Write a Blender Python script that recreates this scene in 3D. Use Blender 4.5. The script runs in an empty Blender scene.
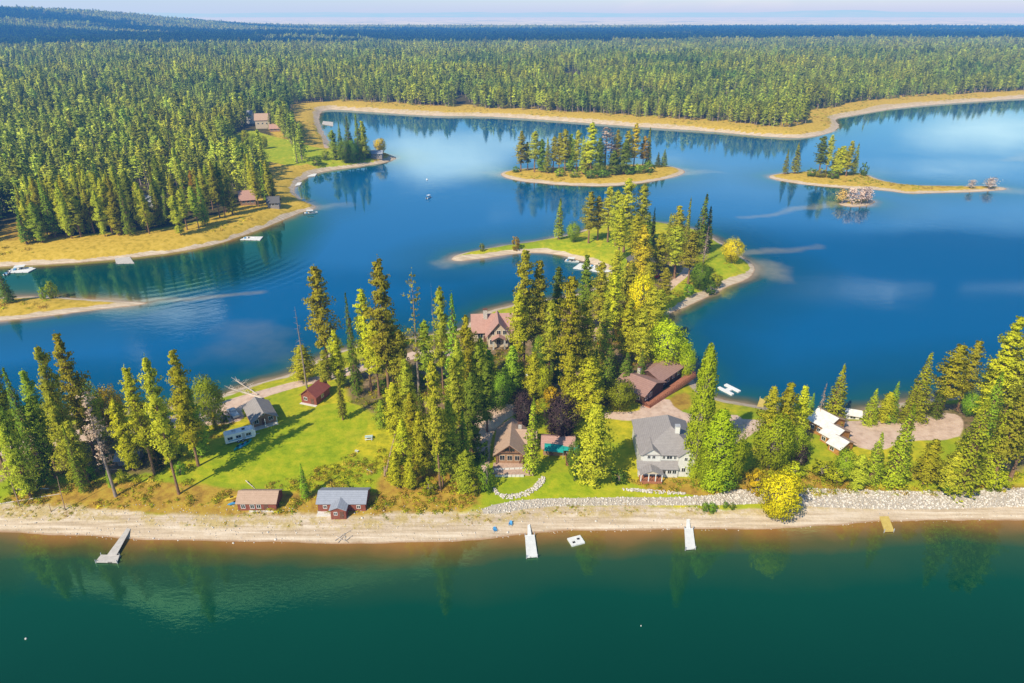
import bpy, math, random
import numpy as np
random.seed(7); rng = np.random.default_rng(7)
R = math.radians
scene = bpy.context.scene
COL = scene.collection
# ---------------------------------------------------------------- camera
HC = 100.0; PITCH = R(25.5); FPX = 683.0
cam_d = bpy.data.cameras.new('camera'); cam = bpy.data.objects.new('camera', cam_d); COL.objects.link(cam)
cam.location = (0, 0, HC); cam.rotation_euler = (math.pi/2 - PITCH, 0, 0)
cam_d.sensor_width = 36; cam_d.lens = 36*FPX/1024; cam_d.clip_start = 1; cam_d.clip_end = 200000
scene.camera = cam
scene.view_settings.view_transform = 'Standard'; scene.view_settings.look = 'None'; scene.view_settings.exposure = 0

def ray(px, py):
    dx = (px-512)/FPX; dy = (341.5-py)/FPX
    return dx, math.cos(PITCH)+dy*math.sin(PITCH), -math.sin(PITCH)+dy*math.cos(PITCH)
def PZ(px, py, z=0.0):
    r = ray(px, py); t = (z-HC)/r[2]; return (r[0]*t, r[1]*t)
# ---------------------------------------------------------------- land outlines (waterline seen in the photograph -> world metres)
main_px = [(-900,470),(-400,440),(-150,425),(0,416),(60,414),(110,412),(160,409),(195,404),(215,397),(240,388),(265,382),(290,374),(310,364),(335,352),(370,343),(410,338),(440,334),(462,328),(480,314),(505,306),(535,301),(570,297),(598,288),(609,277),(600,266),(570,257),(545,252.5),(512,254),(480,259),(458,261.5),(449,259),(464,252.5),(490,248),(520,243.5),(550,239),(575,234),(590,227),(625,221),(660,222),(700,230),(722,244),(735,252),(746,260),(757,268),(752,277),(728,287),(702,300),(683,308),(668,315),(664,328),(672,345),(684,362),(694,380),(707,395),(722,400),(745,403),(768,408),(795,414),(822,417),(853,413),(875,406),(915,401),(965,396),(1024,389),(1250,376),(1700,365),
 (1700,535),(1350,522),(1150,520),(1024,521),(960,520),(880,521.5),(830,525),(790,528),(760,529.5),(725,528.5),(690,529.5),(640,529),(600,530),(565,530),(540,532),(510,536),(480,540),(420,542),(370,543),(340,543.5),(300,542),(250,541),(200,540.5),(150,540),(100,537.5),(50,534),(0,532),(-150,524),(-500,500),(-900,490)]
spit_px = [(-500,304),(-150,299),(0,297),(50,296.5),(95,299),(128,301),(150,302.5),(140,305.5),(105,309),(60,315),(0,322),(-150,332),(-500,350)]
north_px = [(-1600,400),(-700,310),(-300,285),(-100,272),(0,266.5),(40,265),(100,261),(150,256),(200,248.5),(240,237),(275,224),(298,213),(318,208),(309,203.5),(298,199),(293,190),(299,182),(312,174.5),(335,169.5),(365,166),(390,161.5),(397,158),(388,154),(365,152),(345,153),(333,150),(327,140),(321,128),(318,117),(323,109),(360,111),(400,114),(440,116),(480,116),(520,118),(575,122),(640,127),(700,130.5),(760,136),(800,138.5),(828,134),(839,128.5),(838,124),(833,119),(850,116),(870,112.5),(900,107.5),(960,102.5),(1024,98),(1300,86),(2200,70)]
isle_px = [(499,176),(504,171),(530,168),(580,167),(640,164),(672,166),(688,172),(672,178),(645,183),(605,187),(560,185),(520,181.5)]
isle2_px = [(764,178),(778,173),(815,171),(860,172),(882,181),(905,185),(945,186.5),(990,186),(1012,189),(990,191.5),(940,193),(905,194),(885,190),(850,188.5),(805,185)]
islet_px = [(837,204),(846,199),(870,199),(878,202),(866,206),(850,207)]
def chaikin(p, n=2):
    p = np.array(p, float)
    for _ in range(n):
        q = np.roll(p, -1, 0)
        p = np.stack([.75*p+.25*q, .25*p+.75*q], 1).reshape(-1, 2)
    return p
def topoly(px, n=2, extra=()):
    w = [PZ(a, b) for a, b in px] + list(extra)
    return chaikin(w, n)
far = [(70000, 9000), (70000, 70000), (-70000, 70000), (-70000, 3000), (-3000, 300)]
POLY = [topoly(main_px), topoly(spit_px), topoly(north_px, 1, far), topoly(isle_px), topoly(isle2_px), topoly(islet_px)]
def poly_sdf(P, X, Y):
    d2 = np.full(X.shape, 1e18); inside = np.zeros(X.shape, bool)
    n = len(P)
    for i in range(n):
        ax, ay = P[i]; bx, by = P[(i+1) % n]
        ex, ey = bx-ax, by-ay; L = ex*ex+ey*ey
        if L < 1e-9: continue
        wx = X-ax; wy = Y-ay
        t = np.clip((wx*ex+wy*ey)/L, 0, 1)
        d2 = np.minimum(d2, (wx-ex*t)**2+(wy-ey*t)**2)
        if ay != by:
            c = ((ay > Y) != (by > Y)) & (X < ex*(Y-ay)/(by-ay)+ax)
            inside ^= c
    d = np.sqrt(d2)
    return np.where(inside, d, -d)
def vnoise(X, Y, s, seed=0):
    x = X/s+seed*17.3; y = Y/s+seed*5.7
    xi = np.floor(x).astype(np.int64); yi = np.floor(y).astype(np.int64)
    fx = x-xi; fy = y-yi; fx = fx*fx*(3-2*fx); fy = fy*fy*(3-2*fy)
    def h(a, b):
        n = (a*374761393+b*668265263+seed*1013904223) & 0xffffffff
        n = ((n ^ (n >> 13))*1274126177) & 0xffffffff
        return ((n ^ (n >> 16)) & 0xffff)/65535.0
    return (h(xi,yi)*(1-fx)+h(xi+1,yi)*fx)*(1-fy)+(h(xi,yi+1)*(1-fx)+h(xi+1,yi+1)*fx)*fy
def fbm(X, Y, s, seed=0, o=4):
    v = 0; a = .5; t = 0
    for k in range(o):
        v = v+a*vnoise(X, Y, s/2**k, seed+k); t += a; a *= .5
    return v/t
def sstep(a, b, x):
    t = np.clip((x-a)/(b-a), 0, 1); return t*t*(3-2*t)
def shore(X, Y):
    """signed distance to the nearest waterline, + on land; and which land it is"""
    D = np.full(X.shape, -1e9); W = np.zeros(X.shape, int)
    for k, P in enumerate(POLY):
        d = poly_sdf(P, X, Y)
        W = np.where(d > D, k, W); D = np.maximum(D, d)
    dist = np.hypot(X, Y)
    amp = 0.5+dist*0.002
    D = D+(fbm(X, Y, 9, 3)-.5)*amp*1.6
    return D, W
def height(X, Y, D=None, W=None):
    if D is None: D, W = shore(X, Y)
    n = fbm(X, Y, 22, 11)
    cap = np.where(W == 0, 3.2, np.where(W == 2, 5.0, 2.0))
    h = np.where(D > 0, cap*(1-np.exp(-D*.13)), D*.16)
    h = h+np.where(D > 0, np.minimum(D*.08, .5)*(n-.4), 0)
    north = (W == 2)
    roll = sstep(40, 300, D)*north
    far_ = np.clip((Y-300)/900, 0, 1)
    hh = (fbm(X, Y, 900, 21)*26-6)*far_+(fbm(X, Y, 240, 31)-.4)*9
    # the wooded hill on the left skyline and the long ridge behind the forest
    hill = 112*np.exp(-(((X+2600)/800)**2))*sstep(1900, 3300, Y)*(1-sstep(3900, 6500, Y))
    ridge = 5*sstep(3000, 5200, Y)*(1-sstep(6500, 8500, Y))*(.7+.6*fbm(X, Y, 1500, 41))
    plain = (1-sstep(6500, 9000, Y))*(1-.75*sstep(2500, 4500, Y))
    h = h+roll*(np.maximum(hh, -2)*plain+hill+ridge)
    return np.maximum(h, -4)
def G(x, y):
    X = np.array([x], float); Y = np.array([y], float)
    return float(height(X, Y)[0])
def at(px, py, dz=0.0):
    """point of the ground seen at this pixel of the photograph"""
    z = 3.0
    for _ in range(5):
        x, y = PZ(px, py, z); z = .5*z+.5*(G(x, y)+dz)
    return (x, y, z-dz)
# ---------------------------------------------------------------- helpers
def new_obj(name, me, parent=None):
    o = bpy.data.objects.new(name, me); COL.objects.link(o)
    if parent is not None: o.parent = parent
    return o
def tag(o, label=None, cat=None, group=None, kind=None):
    if label: o['label'] = label
    if cat: o['category'] = cat
    if group: o['group'] = group
    if kind: o['kind'] = kind
    return o
def empty(name, loc, rz=0, label=None, cat=None, group=None):
    o = bpy.data.objects.new(name, None); COL.objects.link(o); o.empty_display_size = .5
    o.location = loc; o.rotation_euler = (0, 0, rz)
    return tag(o, label, cat, group)
def mesh_np(name, V, F, mats=(), midx=None, smooth=False):
    """V (n,3), F (m,3|4) same arity"""
    me = bpy.data.meshes.new(name)
    V = np.asarray(V, np.float32); F = np.asarray(F, np.int32)
    k = F.shape[1]
    me.vertices.add(len(V)); me.vertices.foreach_set('co', V.ravel())
    me.loops.add(F.size); me.loops.foreach_set('vertex_index', F.ravel())
    me.polygons.add(len(F)); me.polygons.foreach_set('loop_start', np.arange(0, F.size, k, dtype=np.int32))
    me.polygons.foreach_set('loop_total', np.full(len(F), k, np.int32))
    if midx is not None: me.polygons.foreach_set('material_index', np.asarray(midx, np.int32))
    if smooth: me.polygons.foreach_set('use_smooth', np.ones(len(F), bool))
    for m in mats: me.materials.append(m)
    me.update(calc_edges=True); me.validate()
    return me
def fattr(me, name, arr):
    a = me.attributes.new(name, 'FLOAT', 'POINT'); a.data.foreach_set('value', np.asarray(arr, np.float32))
# ---------------------------------------------------------------- node helpers
class NT:
    def __init__(s, name):
        s.m = bpy.data.materials.new(name); s.m.use_nodes = True
        s.t = s.m.node_tree; s.t.nodes.clear()
        s.out = s.t.nodes.new('ShaderNodeOutputMaterial')
    def n(s, typ, **kw):
        nd = s.t.nodes.new(typ)
        for k, v in kw.items():
            if k.startswith('i_'):
                key = k[2:]; key = int(key) if key.isdigit() else key.replace('_', ' ')
                s.put(nd.inputs[key], v)
            else: setattr(nd, k, v)
        return nd
    def put(s, sock, v):
        if hasattr(v, 'links') or isinstance(v, bpy.types.NodeSocket): s.t.links.new(v, sock)
        elif isinstance(v, (tuple, list)):
            sock.default_value = tuple(v)+((1,) if len(v) == 3 and sock.type == 'RGBA' else ())
        else: sock.default_value = v
    def mix(s, a, b, f, mode='MIX'):
        nd = s.t.nodes.new('ShaderNodeMix'); nd.data_type = 'RGBA'; nd.blend_type = mode
        s.put(nd.inputs[0], f); s.put(nd.inputs[6], a); s.put(nd.inputs[7], b); return nd.outputs[2]
    def math(s, op, a, b=None, clamp=False):
        nd = s.t.nodes.new('ShaderNodeMath'); nd.operation = op; nd.use_clamp = clamp
        s.put(nd.inputs[0], a)
        if b is not None: s.put(nd.inputs[1], b)
        return nd.outputs[0]
    def attr(s, name):
        nd = s.t.nodes.new('ShaderNodeAttribute'); nd.attribute_name = name; return nd.outputs['Fac']
    def noise(s, scale, detail=4, rough=.55, co=None, d3=True):
        nd = s.t.nodes.new('ShaderNodeTexNoise'); nd.inputs['Scale'].default_value = scale
        nd.inputs['Detail'].default_value = detail; nd.inputs['Roughness'].default_value = rough
        if co is not None: s.t.links.new(co, nd.inputs['Vector'])
        return nd.outputs['Fac']
    def ramp(s, f, stops):
        nd = s.t.nodes.new('ShaderNodeValToRGB'); s.put(nd.inputs[0], f)
        el = nd.color_ramp.elements
        while len(el) < len(stops): el.new(.5)
        for e, (p, c) in zip(el, stops):
            e.position = p; e.color = tuple(c)+(1,) if len(c) == 3 else c
        return nd.outputs[0]
    def map(s, v, a, b, c=0, d=1):
        nd = s.t.nodes.new('ShaderNodeMapRange'); s.put(nd.inputs[0], v)
        for k, x in zip((1,2,3,4), (a,b,c,d)): nd.inputs[k].default_value = x
        return nd.outputs[0]
    def pos(s): return s.t.nodes.new('ShaderNodeNewGeometry').outputs['Position']
    def objco(s): return s.t.nodes.new('ShaderNodeTexCoord').outputs['Object']
    def bump(s, h, strength=.5, dist=.1):
        nd = s.t.nodes.new('ShaderNodeBump'); s.put(nd.inputs['Height'], h)
        nd.inputs['Strength'].default_value = strength; nd.inputs['Distance'].default_value = dist
        return nd.outputs[0]
    def bsdf(s, col, rough=.8, spec=.3, normal=None, **kw):
        nd = s.t.nodes.new('ShaderNodeBsdfPrincipled'); s.put(nd.inputs['Base Color'], col)
        s.put(nd.inputs['Roughness'], rough); nd.inputs['Specular IOR Level'].default_value = spec
        if normal is not None: s.t.links.new(normal, nd.inputs['Normal'])
        for k, v in kw.items(): s.put(nd.inputs[k], v)
        return nd.outputs[0]
    def done(s, sh, vol=None):
        if sh is not None: s.t.links.new(sh, s.out.inputs['Surface'])
        if vol is not None: s.t.links.new(vol, s.out.inputs['Volume'])
        return s.m
def simple(name, col, rough=.75, var=.25, scale=3.0, spec=.3, bump=.0):
    n = NT(name); c = n.objco(); f = n.noise(scale, 5, .6, c)
    col2 = tuple(min(1, x*(1+var)) for x in col); col1 = tuple(x*(1-var) for x in col)
    k = n.ramp(f, [(.3, col1), (.7, col2)])
    nm = n.bump(n.noise(scale*4, 4, .6, c), bump, .05) if bump else None
    return n.done(n.bsdf(k, rough, spec, nm))
# ---------------------------------------------------------------- world, sun
SUN_AZ = R(218); SUN_EL = R(43)
w = bpy.data.worlds.new('World'); scene.world = w; w.use_nodes = True
wt = w.node_tree; wt.nodes.clear()
wo = wt.nodes.new('ShaderNodeOutputWorld'); bg = wt.nodes.new('ShaderNodeBackground')
sky = wt.nodes.new('ShaderNodeTexSky'); sky.sky_type = 'NISHITA'; sky.sun_disc = False
sky.sun_elevation = SUN_EL; sky.sun_rotation = SUN_AZ; sky.air_density = 1.0; sky.dust_density = .6; sky.ozone_density = 2.0; sky.altitude = 600
bg.inputs['Strength'].default_value = .15
# thin broken cloud over the sky dome, by direction
tc = wt.nodes.new('ShaderNodeTexCoord'); mp = wt.nodes.new('ShaderNodeMapping'); mp.inputs['Scale'].default_value = (1.0, 1.0, 3.2)
mp.inputs['Location'].default_value = (.35, .1, .0)
wt.links.new(tc.outputs['Generated'], mp.inputs['Vector'])
nz = wt.nodes.new('ShaderNodeTexNoise'); nz.inputs['Scale'].default_value = 2.6; nz.inputs['Detail'].default_value = 7; nz.inputs['Roughness'].default_value = .55
nz.inputs['Distortion'].default_value = .5
def wm(op, a, b=None, clamp=False):
    nd = wt.nodes.new('ShaderNodeMath'); nd.operation = op; nd.use_clamp = clamp
    for i, v in enumerate((a, b)):
        if v is None: continue
        if isinstance(v, (int, float)): nd.inputs[i].default_value = v
        else: wt.links.new(v, nd.inputs[i])
    return nd.outputs[0]
sx = wt.nodes.new('ShaderNodeSeparateXYZ'); wt.links.new(tc.outputs['Generated'], sx.inputs[0])
dy_ = wm('MAXIMUM', sx.outputs[1], .05); cu = wm('DIVIDE', sx.outputs[0], dy_); cv = wm('DIVIDE', sx.outputs[2], dy_)
nz2 = wt.nodes.new('ShaderNodeTexNoise'); nz2.inputs['Scale'].default_value = 7; nz2.inputs['Detail'].default_value = 6; nz2.inputs['Roughness'].default_value = .6
wt.links.new(mp.outputs[0], nz2.inputs['Vector'])
bank = None
for (u0, v0, a_, b_, k_) in ((-.42,.465,.15,.12,1.7),(-.11,.185,.12,.04,1.1),(-.02,.165,.16,.02,.7),(.67,.15,.13,.03,1.1),(.35,.13,.2,.015,.7),(.22,.19,.08,.012,.6),(.62,.20,.2,.012,.6)):
    q = wm('ADD', wm('POWER', wm('DIVIDE', wm('ABSOLUTE', wm('SUBTRACT', cu, u0)), a_), 2), wm('POWER', wm('DIVIDE', wm('ABSOLUTE', wm('SUBTRACT', cv, v0)), b_), 2))
    q = wm('ADD', wm('SUBTRACT', 1.0, q), wm('MULTIPLY', wm('SUBTRACT', nz2.outputs['Fac'], .5), 2.6))
    q = wm('MULTIPLY', wm('MULTIPLY', q, .9, True), k_)
    bank = q if bank is None else wm('MAXIMUM', bank, q)
wt.links.new(mp.outputs[0], nz.inputs['Vector'])
mr = wt.nodes.new('ShaderNodeMapRange'); mr.inputs[1].default_value = .56; mr.inputs[2].default_value = .74; mr.inputs[4].default_value = .35
wt.links.new(nz.outputs['Fac'], mr.inputs[0])
mx = wt.nodes.new('ShaderNodeMix'); mx.data_type = 'RGBA'
wt.links.new(wm('MAXIMUM', wm('MULTIPLY', mr.outputs[0], wm('SUBTRACT', 1.6, wm('MULTIPLY', cv, 2.2), True)), bank, True), mx.inputs[0]); wt.links.new(sky.outputs[0], mx.inputs[6]); mx.inputs[7].default_value = (14.5, 13.5, 13.2, 1)
tn = wt.nodes.new('ShaderNodeMix'); tn.data_type = 'RGBA'; tn.blend_type = 'MULTIPLY'; tn.inputs[0].default_value = 1; tn.inputs[7].default_value = (.63, .87, .99, 1)
wt.links.new(mx.outputs[2], tn.inputs[6]); wt.links.new(tn.outputs[2], bg.inputs[0]); wt.links.new(bg.outputs[0], wo.inputs[0])
sd = bpy.data.lights.new('sun', 'SUN'); sd.energy = 5.0; sd.angle = R(.5); sd.color = (1.0, .92, .76)
so = bpy.data.objects.new('sun', sd); COL.objects.link(so)
sv = (math.sin(SUN_AZ)*math.cos(SUN_EL), math.cos(SUN_AZ)*math.cos(SUN_EL), math.sin(SUN_EL))
from mathutils import Vector, Matrix
so.rotation_euler = Vector(sv).to_track_quat('Z', 'Y').to_euler(); so.location = (-200, -250, 300)
# ---------------------------------------------------------------- zones of the ground (outlines -> world)
def zone(px, z=3.0, n=1): return chaikin([PZ(a, b, z) for a, b in px], n)
Z_LAWN = [zone([(188,470),(222,436),(262,428),(318,406),(356,402),(372,420),(352,455),(318,470),(268,482),(222,484)]),
          zone([(484,506),(520,493),(545,473),(585,470),(612,478),(634,482),(655,490),(700,492),(704,497),(640,499),(560,501),(500,505)]),
          zone([(496,484),(520,480),(523,482),(510,486),(497,487)]),
          zone([(600,246),(612,236),(640,234),(650,245),(640,262),(622,266),(600,262)], 2),
          zone([(545,243),(590,238),(600,250),(560,248)], 2),
          zone([(668,292),(695,268),(715,258),(738,266),(735,274),(700,290),(676,298)], 2),
          zone([(238,160),(230,138),(246,130),(275,138),(300,144),(322,150),(318,160),(296,168),(262,162)], 4),
          zone([(300,160),(305,148),(325,150),(345,156),(372,158),(376,162),(340,166),(312,168)], 3)]
Z_DRY = [zone([(0,500),(20,485),(110,480),(190,482),(240,490),(380,492),(470,486),(484,506),(380,515),(200,512),(60,505)]),
         zone([(395,460),(440,470),(480,470),(480,506),(400,508),(370,490)]),
         zone([(600,500),(640,475),(700,478),(705,492),(735,470),(790,480),(820,470),(890,490),(1040,480),(1040,494),(820,500),(740,490),(640,500)]),
         zone([(0,232),(30,225),(70,245),(120,238),(180,240),(240,232),(250,236),(120,262),(0,266)], 2),
         zone([(670,395),(690,388),(692,408),(676,412),(668,404)])]
Z_ROAD = [zone([(-60,455),(100,425),(165,415),(215,400),(260,388),(300,378),(330,372),(400,352),(470,348),(470,355),(400,360),(333,380),(302,385),(262,397),(240,407),(246,420),(222,425),(165,428),(100,438),(-60,468)]),
          zone([(600,412),(640,413),(640,405),(668,396),(676,410),(705,418),(735,412),(745,420),(790,415),(840,418),(925,414),(940,410),(960,413),(965,425),(958,440),(905,440),(880,452),(852,446),(850,436),(830,425),(760,428),(735,448),(722,448),(720,425),(690,424),(600,420)]),
          zone([(655,298),(664,288),(680,276),(686,266),(692,260),(697,266),(690,276),(672,290),(660,302)], 2),
          zone([(466,420),(482,406),(515,404),(520,412),(500,424),(490,440),(490,470),(482,476),(478,450)]),
          zone([(325,118),(332,118),(330,150),(322,148)], 3)]
Z_DIRT = [zone([(-60,440),(20,425),(120,420),(160,430),(170,470),(120,476),(40,474),(-60,490)]),
          zone([(340,400),(360,350),(440,338),(500,320),(600,295),(665,310),(665,350),(690,375),(660,370),(620,400),(600,410),(540,400),(520,408),(480,405),(480,470),(400,450),(390,420)]),
          zone([(622,262),(640,240),(690,238),(712,250),(690,262),(660,300),(640,290)], 2),
          zone([(780,400),(840,405),(1040,395),(1040,470),(965,470),(960,415),(840,410),(810,440),(780,450)])]
Z_ROCK = [zone([(481,507),(530,499),(600,498),(706,497.5),(735,491),(815,489),(900,492),(1040,488),(1100,486),(1100,503),(1040,503),(900,506),(815,505),(780,503),(736,504),(733,504),(600,504.5),(540,505.5),(484,515)], 2)]
BARS_REFL = [((128,303),(258,293),4,1.0),((840,204),(742,218),6,.8),((735,254),(818,246),5,.7),((757,268),(783,277),9,.7),((452,260),(470,256),9,.6),
        ((1000,190),(1060,193),10,.6),((318,208),(345,203),8,.5),((235,335),(300,368),13,.22),((215,350),(262,362),10,.15),((500,176),(490,178),14,.5),((688,172),(720,173),12,.6),((1010,160),(1060,150),14,.5)]  # the faintest entries paint a pale cloud reflection along with the shallows
def ingrid():
    ys = [56.0]
    while ys[-1] < 70000:
        d = ys[-1]
        st = max(.5, .55*(d*d+1e4)/68300) if d < 2500 else d*.03
        if 150 < d < 260: st = max(.8, st)
        ys.append(d+st)
    ys = np.array(ys)
    u = np.linspace(-1, 1, 821); u = np.sign(u)*np.abs(u)**1.12
    X = u[None, :]*(ys[:, None]*1.05+45); Y = np.repeat(ys[:, None], len(u), 1)
    return X, Y
GX, GY = ingrid(); shp = GX.shape
fx, fy = GX.ravel(), GY.ravel()
D, W = shore(fx, fy)
H = height(fx, fy, D, W)
# quads
idx = np.arange(fx.size).reshape(shp)
Q = np.stack([idx[:-1, :-1], idx[:-1, 1:], idx[1:, 1:], idx[1:, :-1]], -1).reshape(-1, 4)
def zmask(zs, soft=1.2, X=None, Y=None):
    X = fx if X is None else X; Y = fy if Y is None else Y
    m = np.full(X.shape, -1e9)
    for z in zs:
        x0, y0 = z.min(0)-8; x1, y1 = z.max(0)+8
        k = np.where((X > x0) & (X < x1) & (Y > y0) & (Y < y1))[0]
        if len(k): m[k] = np.maximum(m[k], poly_sdf(z, X[k], Y[k]))
    return sstep(-soft, soft, m)
jit = (fbm(fx, fy, 6, 51)-.5)*3
m_lawn = zmask(Z_LAWN, 1.0); m_dry = zmask(Z_DRY, 2.2); m_road = zmask(Z_ROAD, .7); m_dirt = zmask(Z_DIRT, 3.0); m_rock = zmask(Z_ROCK, .5)
northm = (W == 2)
sandw = np.where(W == 0, np.where(fy < 125, 6.4, 3.2), np.where(northm, 2.2+np.clip(fy-350, 0, 500)*.010, 3.5))
sandw = np.where((W == 0) & (fy < 125) & (fx > 30), 5.5, sandw)
sandw = sandw*np.where(fy > 130, .35+1.5*fbm(fx, fy, 45, 57), .8+.4*fbm(fx, fy, 20, 57))
m_sand = 1-sstep(sandw*.75, sandw*1.25, D+jit*.9)
m_gold = np.where(northm, 1-sstep(18+np.clip(fy-350, 0, 500)*.06, 34+np.clip(fy-350, 0, 500)*.08, D+jit*2), 0)
m_gold = np.where((W == 1) | (W >= 3), 1.0, m_gold)
m_floor = np.where(northm, sstep(16, 40, D+jit*2), 0)
m_field = sstep(6800, 8200, fy+(fbm(fx, fy, 2500, 71)-.5)*2600)
# the ground sheet reaches the horizon
g = NT('ground_earth')
pos = g.pos()
nA = g.noise(.05, 5, .6, pos); nB = g.noise(.45, 5, .65, pos); nC = g.noise(2.2, 4, .6, pos); nM = g.noise(.012, 4, .6, pos)
meadow = g.ramp(nB, [(.25, (.22,.23,.012)), (.45, (.42,.40,.016)), (.62, (.60,.50,.02)), (.8, (.66,.52,.06))])
meadow = g.mix(meadow, (.22,.33,.010), g.map(nA, .42, .6, 0, .75))
lawn = g.ramp(g.noise(.35, 5, .7, pos), [(.28, (.17,.27,.006)), (.5, (.32,.39,.009)), (.72, (.50,.46,.02))])
lawn = g.mix(lawn, (.52,.46,.03), g.map(g.noise(.07, 4, .7, pos), .48, .68, 0, .85))
dry = g.ramp(nB, [(.22, (.13,.10,.02)), (.42, (.36,.21,.035)), (.58, (.46,.31,.04)), (.8, (.40,.33,.08))])
sand = g.ramp(nC, [(.22, (.36,.27,.18)), (.5, (.55,.43,.30)), (.8, (.70,.58,.44))])
sand = g.mix(sand, g.ramp(nB, [(.38, (.46,.37,.24)), (.58, (.66,.56,.43))]), .4)
mps = g.n('ShaderNodeMapping', i_Vector=pos); mps.inputs['Scale'].default_value = (.07, 1.5, .4)
sand = g.mix(sand, g.ramp(g.noise(1.0, 5, .6, mps.outputs[0]), [(.36, (.36,.26,.16)), (.5, (.58,.45,.32)), (.66, (.80,.69,.56))]), .5)
dirt = g.ramp(nB, [(.25, (.09,.07,.035)), (.5, (.25,.17,.09)), (.75, (.40,.29,.19))])
dirt = g.mix(dirt, (.16,.15,.02), g.map(g.noise(.2, 4, .6, pos), .45, .62, 0, .8))
road = g.ramp(nB, [(.25, (.46,.32,.23)), (.5, (.66,.48,.37)), (.8, (.76,.60,.48))])
rock = g.ramp(nC, [(.3, (.36,.31,.25)), (.7, (.58,.51,.43))])
floor_ = g.ramp(nB, [(.3, (.04,.045,.012)), (.55, (.10,.085,.03)), (.8, (.19,.15,.055))])
gold = g.ramp(nB, [(.25, (.28,.21,.02)), (.5, (.56,.38,.045)), (.75, (.66,.46,.09))])
field = g.ramp(g.noise(.0011, 6, .75, pos), [(.36, (.05,.07,.04)), (.45, (.44,.44,.32)), (.55, (.66,.68,.58)), (.66, (.20,.24,.12)), (.78, (.6,.62,.5))])
def jm(name, lo=.35, hi=.65, amt=.5):
    a = g.attr(name); nn = g.math('SUBTRACT', nB, .5); return g.map(g.math('ADD', a, g.math('MULTIPLY', nn, amt)), lo, hi)
c = meadow
c = g.mix(c, floor_, jm('floor'))
c = g.mix(c, dry, jm('dry', .3, .7, .9))
c = g.mix(c, gold, jm('gold'))
c = g.mix(c, dirt, jm('dirt', .3, .7, .9))
c = g.mix(c, lawn, jm('lawn', .35, .65, .5))
c = g.mix(c, road, jm('road', .3, .7, .25))
c = g.mix(c, sand, jm('sand', .3, .7, .7))
c = g.mix(c, g.ramp(nC, [(.3, (.36,.27,.10)), (.7, (.58,.44,.17))]), g.math('MULTIPLY', g.attr('upper'), g.map(g.noise(.33, 5, .75, pos), .44, .56)))
c = g.mix(c, rock, jm('rock', .4, .6, .1))
c = g.mix(c, field, g.attr('field'))
sep = g.n('ShaderNodeSeparateXYZ', i_0=pos)
wet = g.map(g.math('ADD', sep.outputs[2], g.math('MULTIPLY', nB, .15)), .10, .26)
c = g.mix(g.mix(c, (.32,.17,.08), .7), c, wet)
bh = g.math('ADD', g.math('MULTIPLY', nC, .6), nB)
GM = g.done(g.bsdf(c, .95, .1, g.bump(bh, .6, .25)))
# land pieces: one ground sheet
me = mesh_np('ground', np.stack([fx, fy, H], 1), Q, [GM], smooth=True)
m_upper = m_sand*sstep(2.2, 4.2, D+jit*.7)*.85
for k_, a_ in (('upper', m_upper), ('lawn', m_lawn), ('dry', m_dry), ('road', m_road), ('dirt', m_dirt), ('rock', m_rock), ('sand', m_sand), ('gold', m_gold), ('floor', m_floor), ('field', m_field)):
    fattr(me, k_, a_)
tag(new_obj('ground', me), kind='structure', label='grassy lake shores, beaches and forest ground reaching the horizon')
# ---------------------------------------------------------------- water
bar = np.zeros(fx.shape)
for (p0, p1, wd, am) in BARS_REFL:
    a = np.array(PZ(*p0)); b = np.array(PZ(*p1)); e = b-a
    wx_ = fx+(fbm(fx, fy, 18, 63)-.5)*wd*2.2; wy_ = fy+(fbm(fx, fy, 18, 67)-.5)*wd*2.2
    t = np.clip(((wx_-a[0])*e[0]+(wy_-a[1])*e[1])/(e@e), 0, 1)
    d = np.hypot(wx_-a[0]-e[0]*t, wy_-a[1]-e[1]*t)
    ww = wd*(1-.35*t)*(.8+.6*fbm(fx, fy, 14, 61))
    bar = np.maximum(bar, am*.85*(1-sstep(ww*.1, ww*1.15, d))*(1-.55*t))
wq = Q[(D[Q].max(1) > -1e9) & (D[Q].min(1) < 2.5+fy[Q].min(1)*.01)]
wq = wq[fy[wq].max(1) < 3000]
used, inv = np.unique(wq, return_inverse=True); wq2 = inv.reshape(wq.shape)
wn = NT('lake_water')
pos = wn.pos(); off = wn.attr('offshore'); fr = wn.attr('front'); br = wn.attr('bar')
n1 = wn.noise(.06, 3, .5, pos)
offn = wn.math('ADD', off, wn.math('MULTIPLY', wn.math('SUBTRACT', n1, .5), 7))
cf = wn.ramp(wn.math('DIVIDE', offn, 40), [(0, (.36,.17,.04)), (.05, (.24,.13,.03)), (.11, (.11,.095,.02)), (.2, (.025,.075,.032)), (.45, (.001,.056,.031)), (1, (.0,.036,.020))])
cb = wn.ramp(wn.math('DIVIDE', offn, 40), [(0, (.30,.22,.12)), (.05, (.10,.11,.06)), (.13, (.008,.10,.12)), (.35, (.0,.09,.19)), (1, (.0,.118,.30))])
base = wn.mix(cb, cf, fr)
base = wn.mix(base, (.36,.33,.24), wn.math('MULTIPLY', br, wn.map(wn.noise(.25, 4, .6, pos), .2, .6, .55, 1)))
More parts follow.
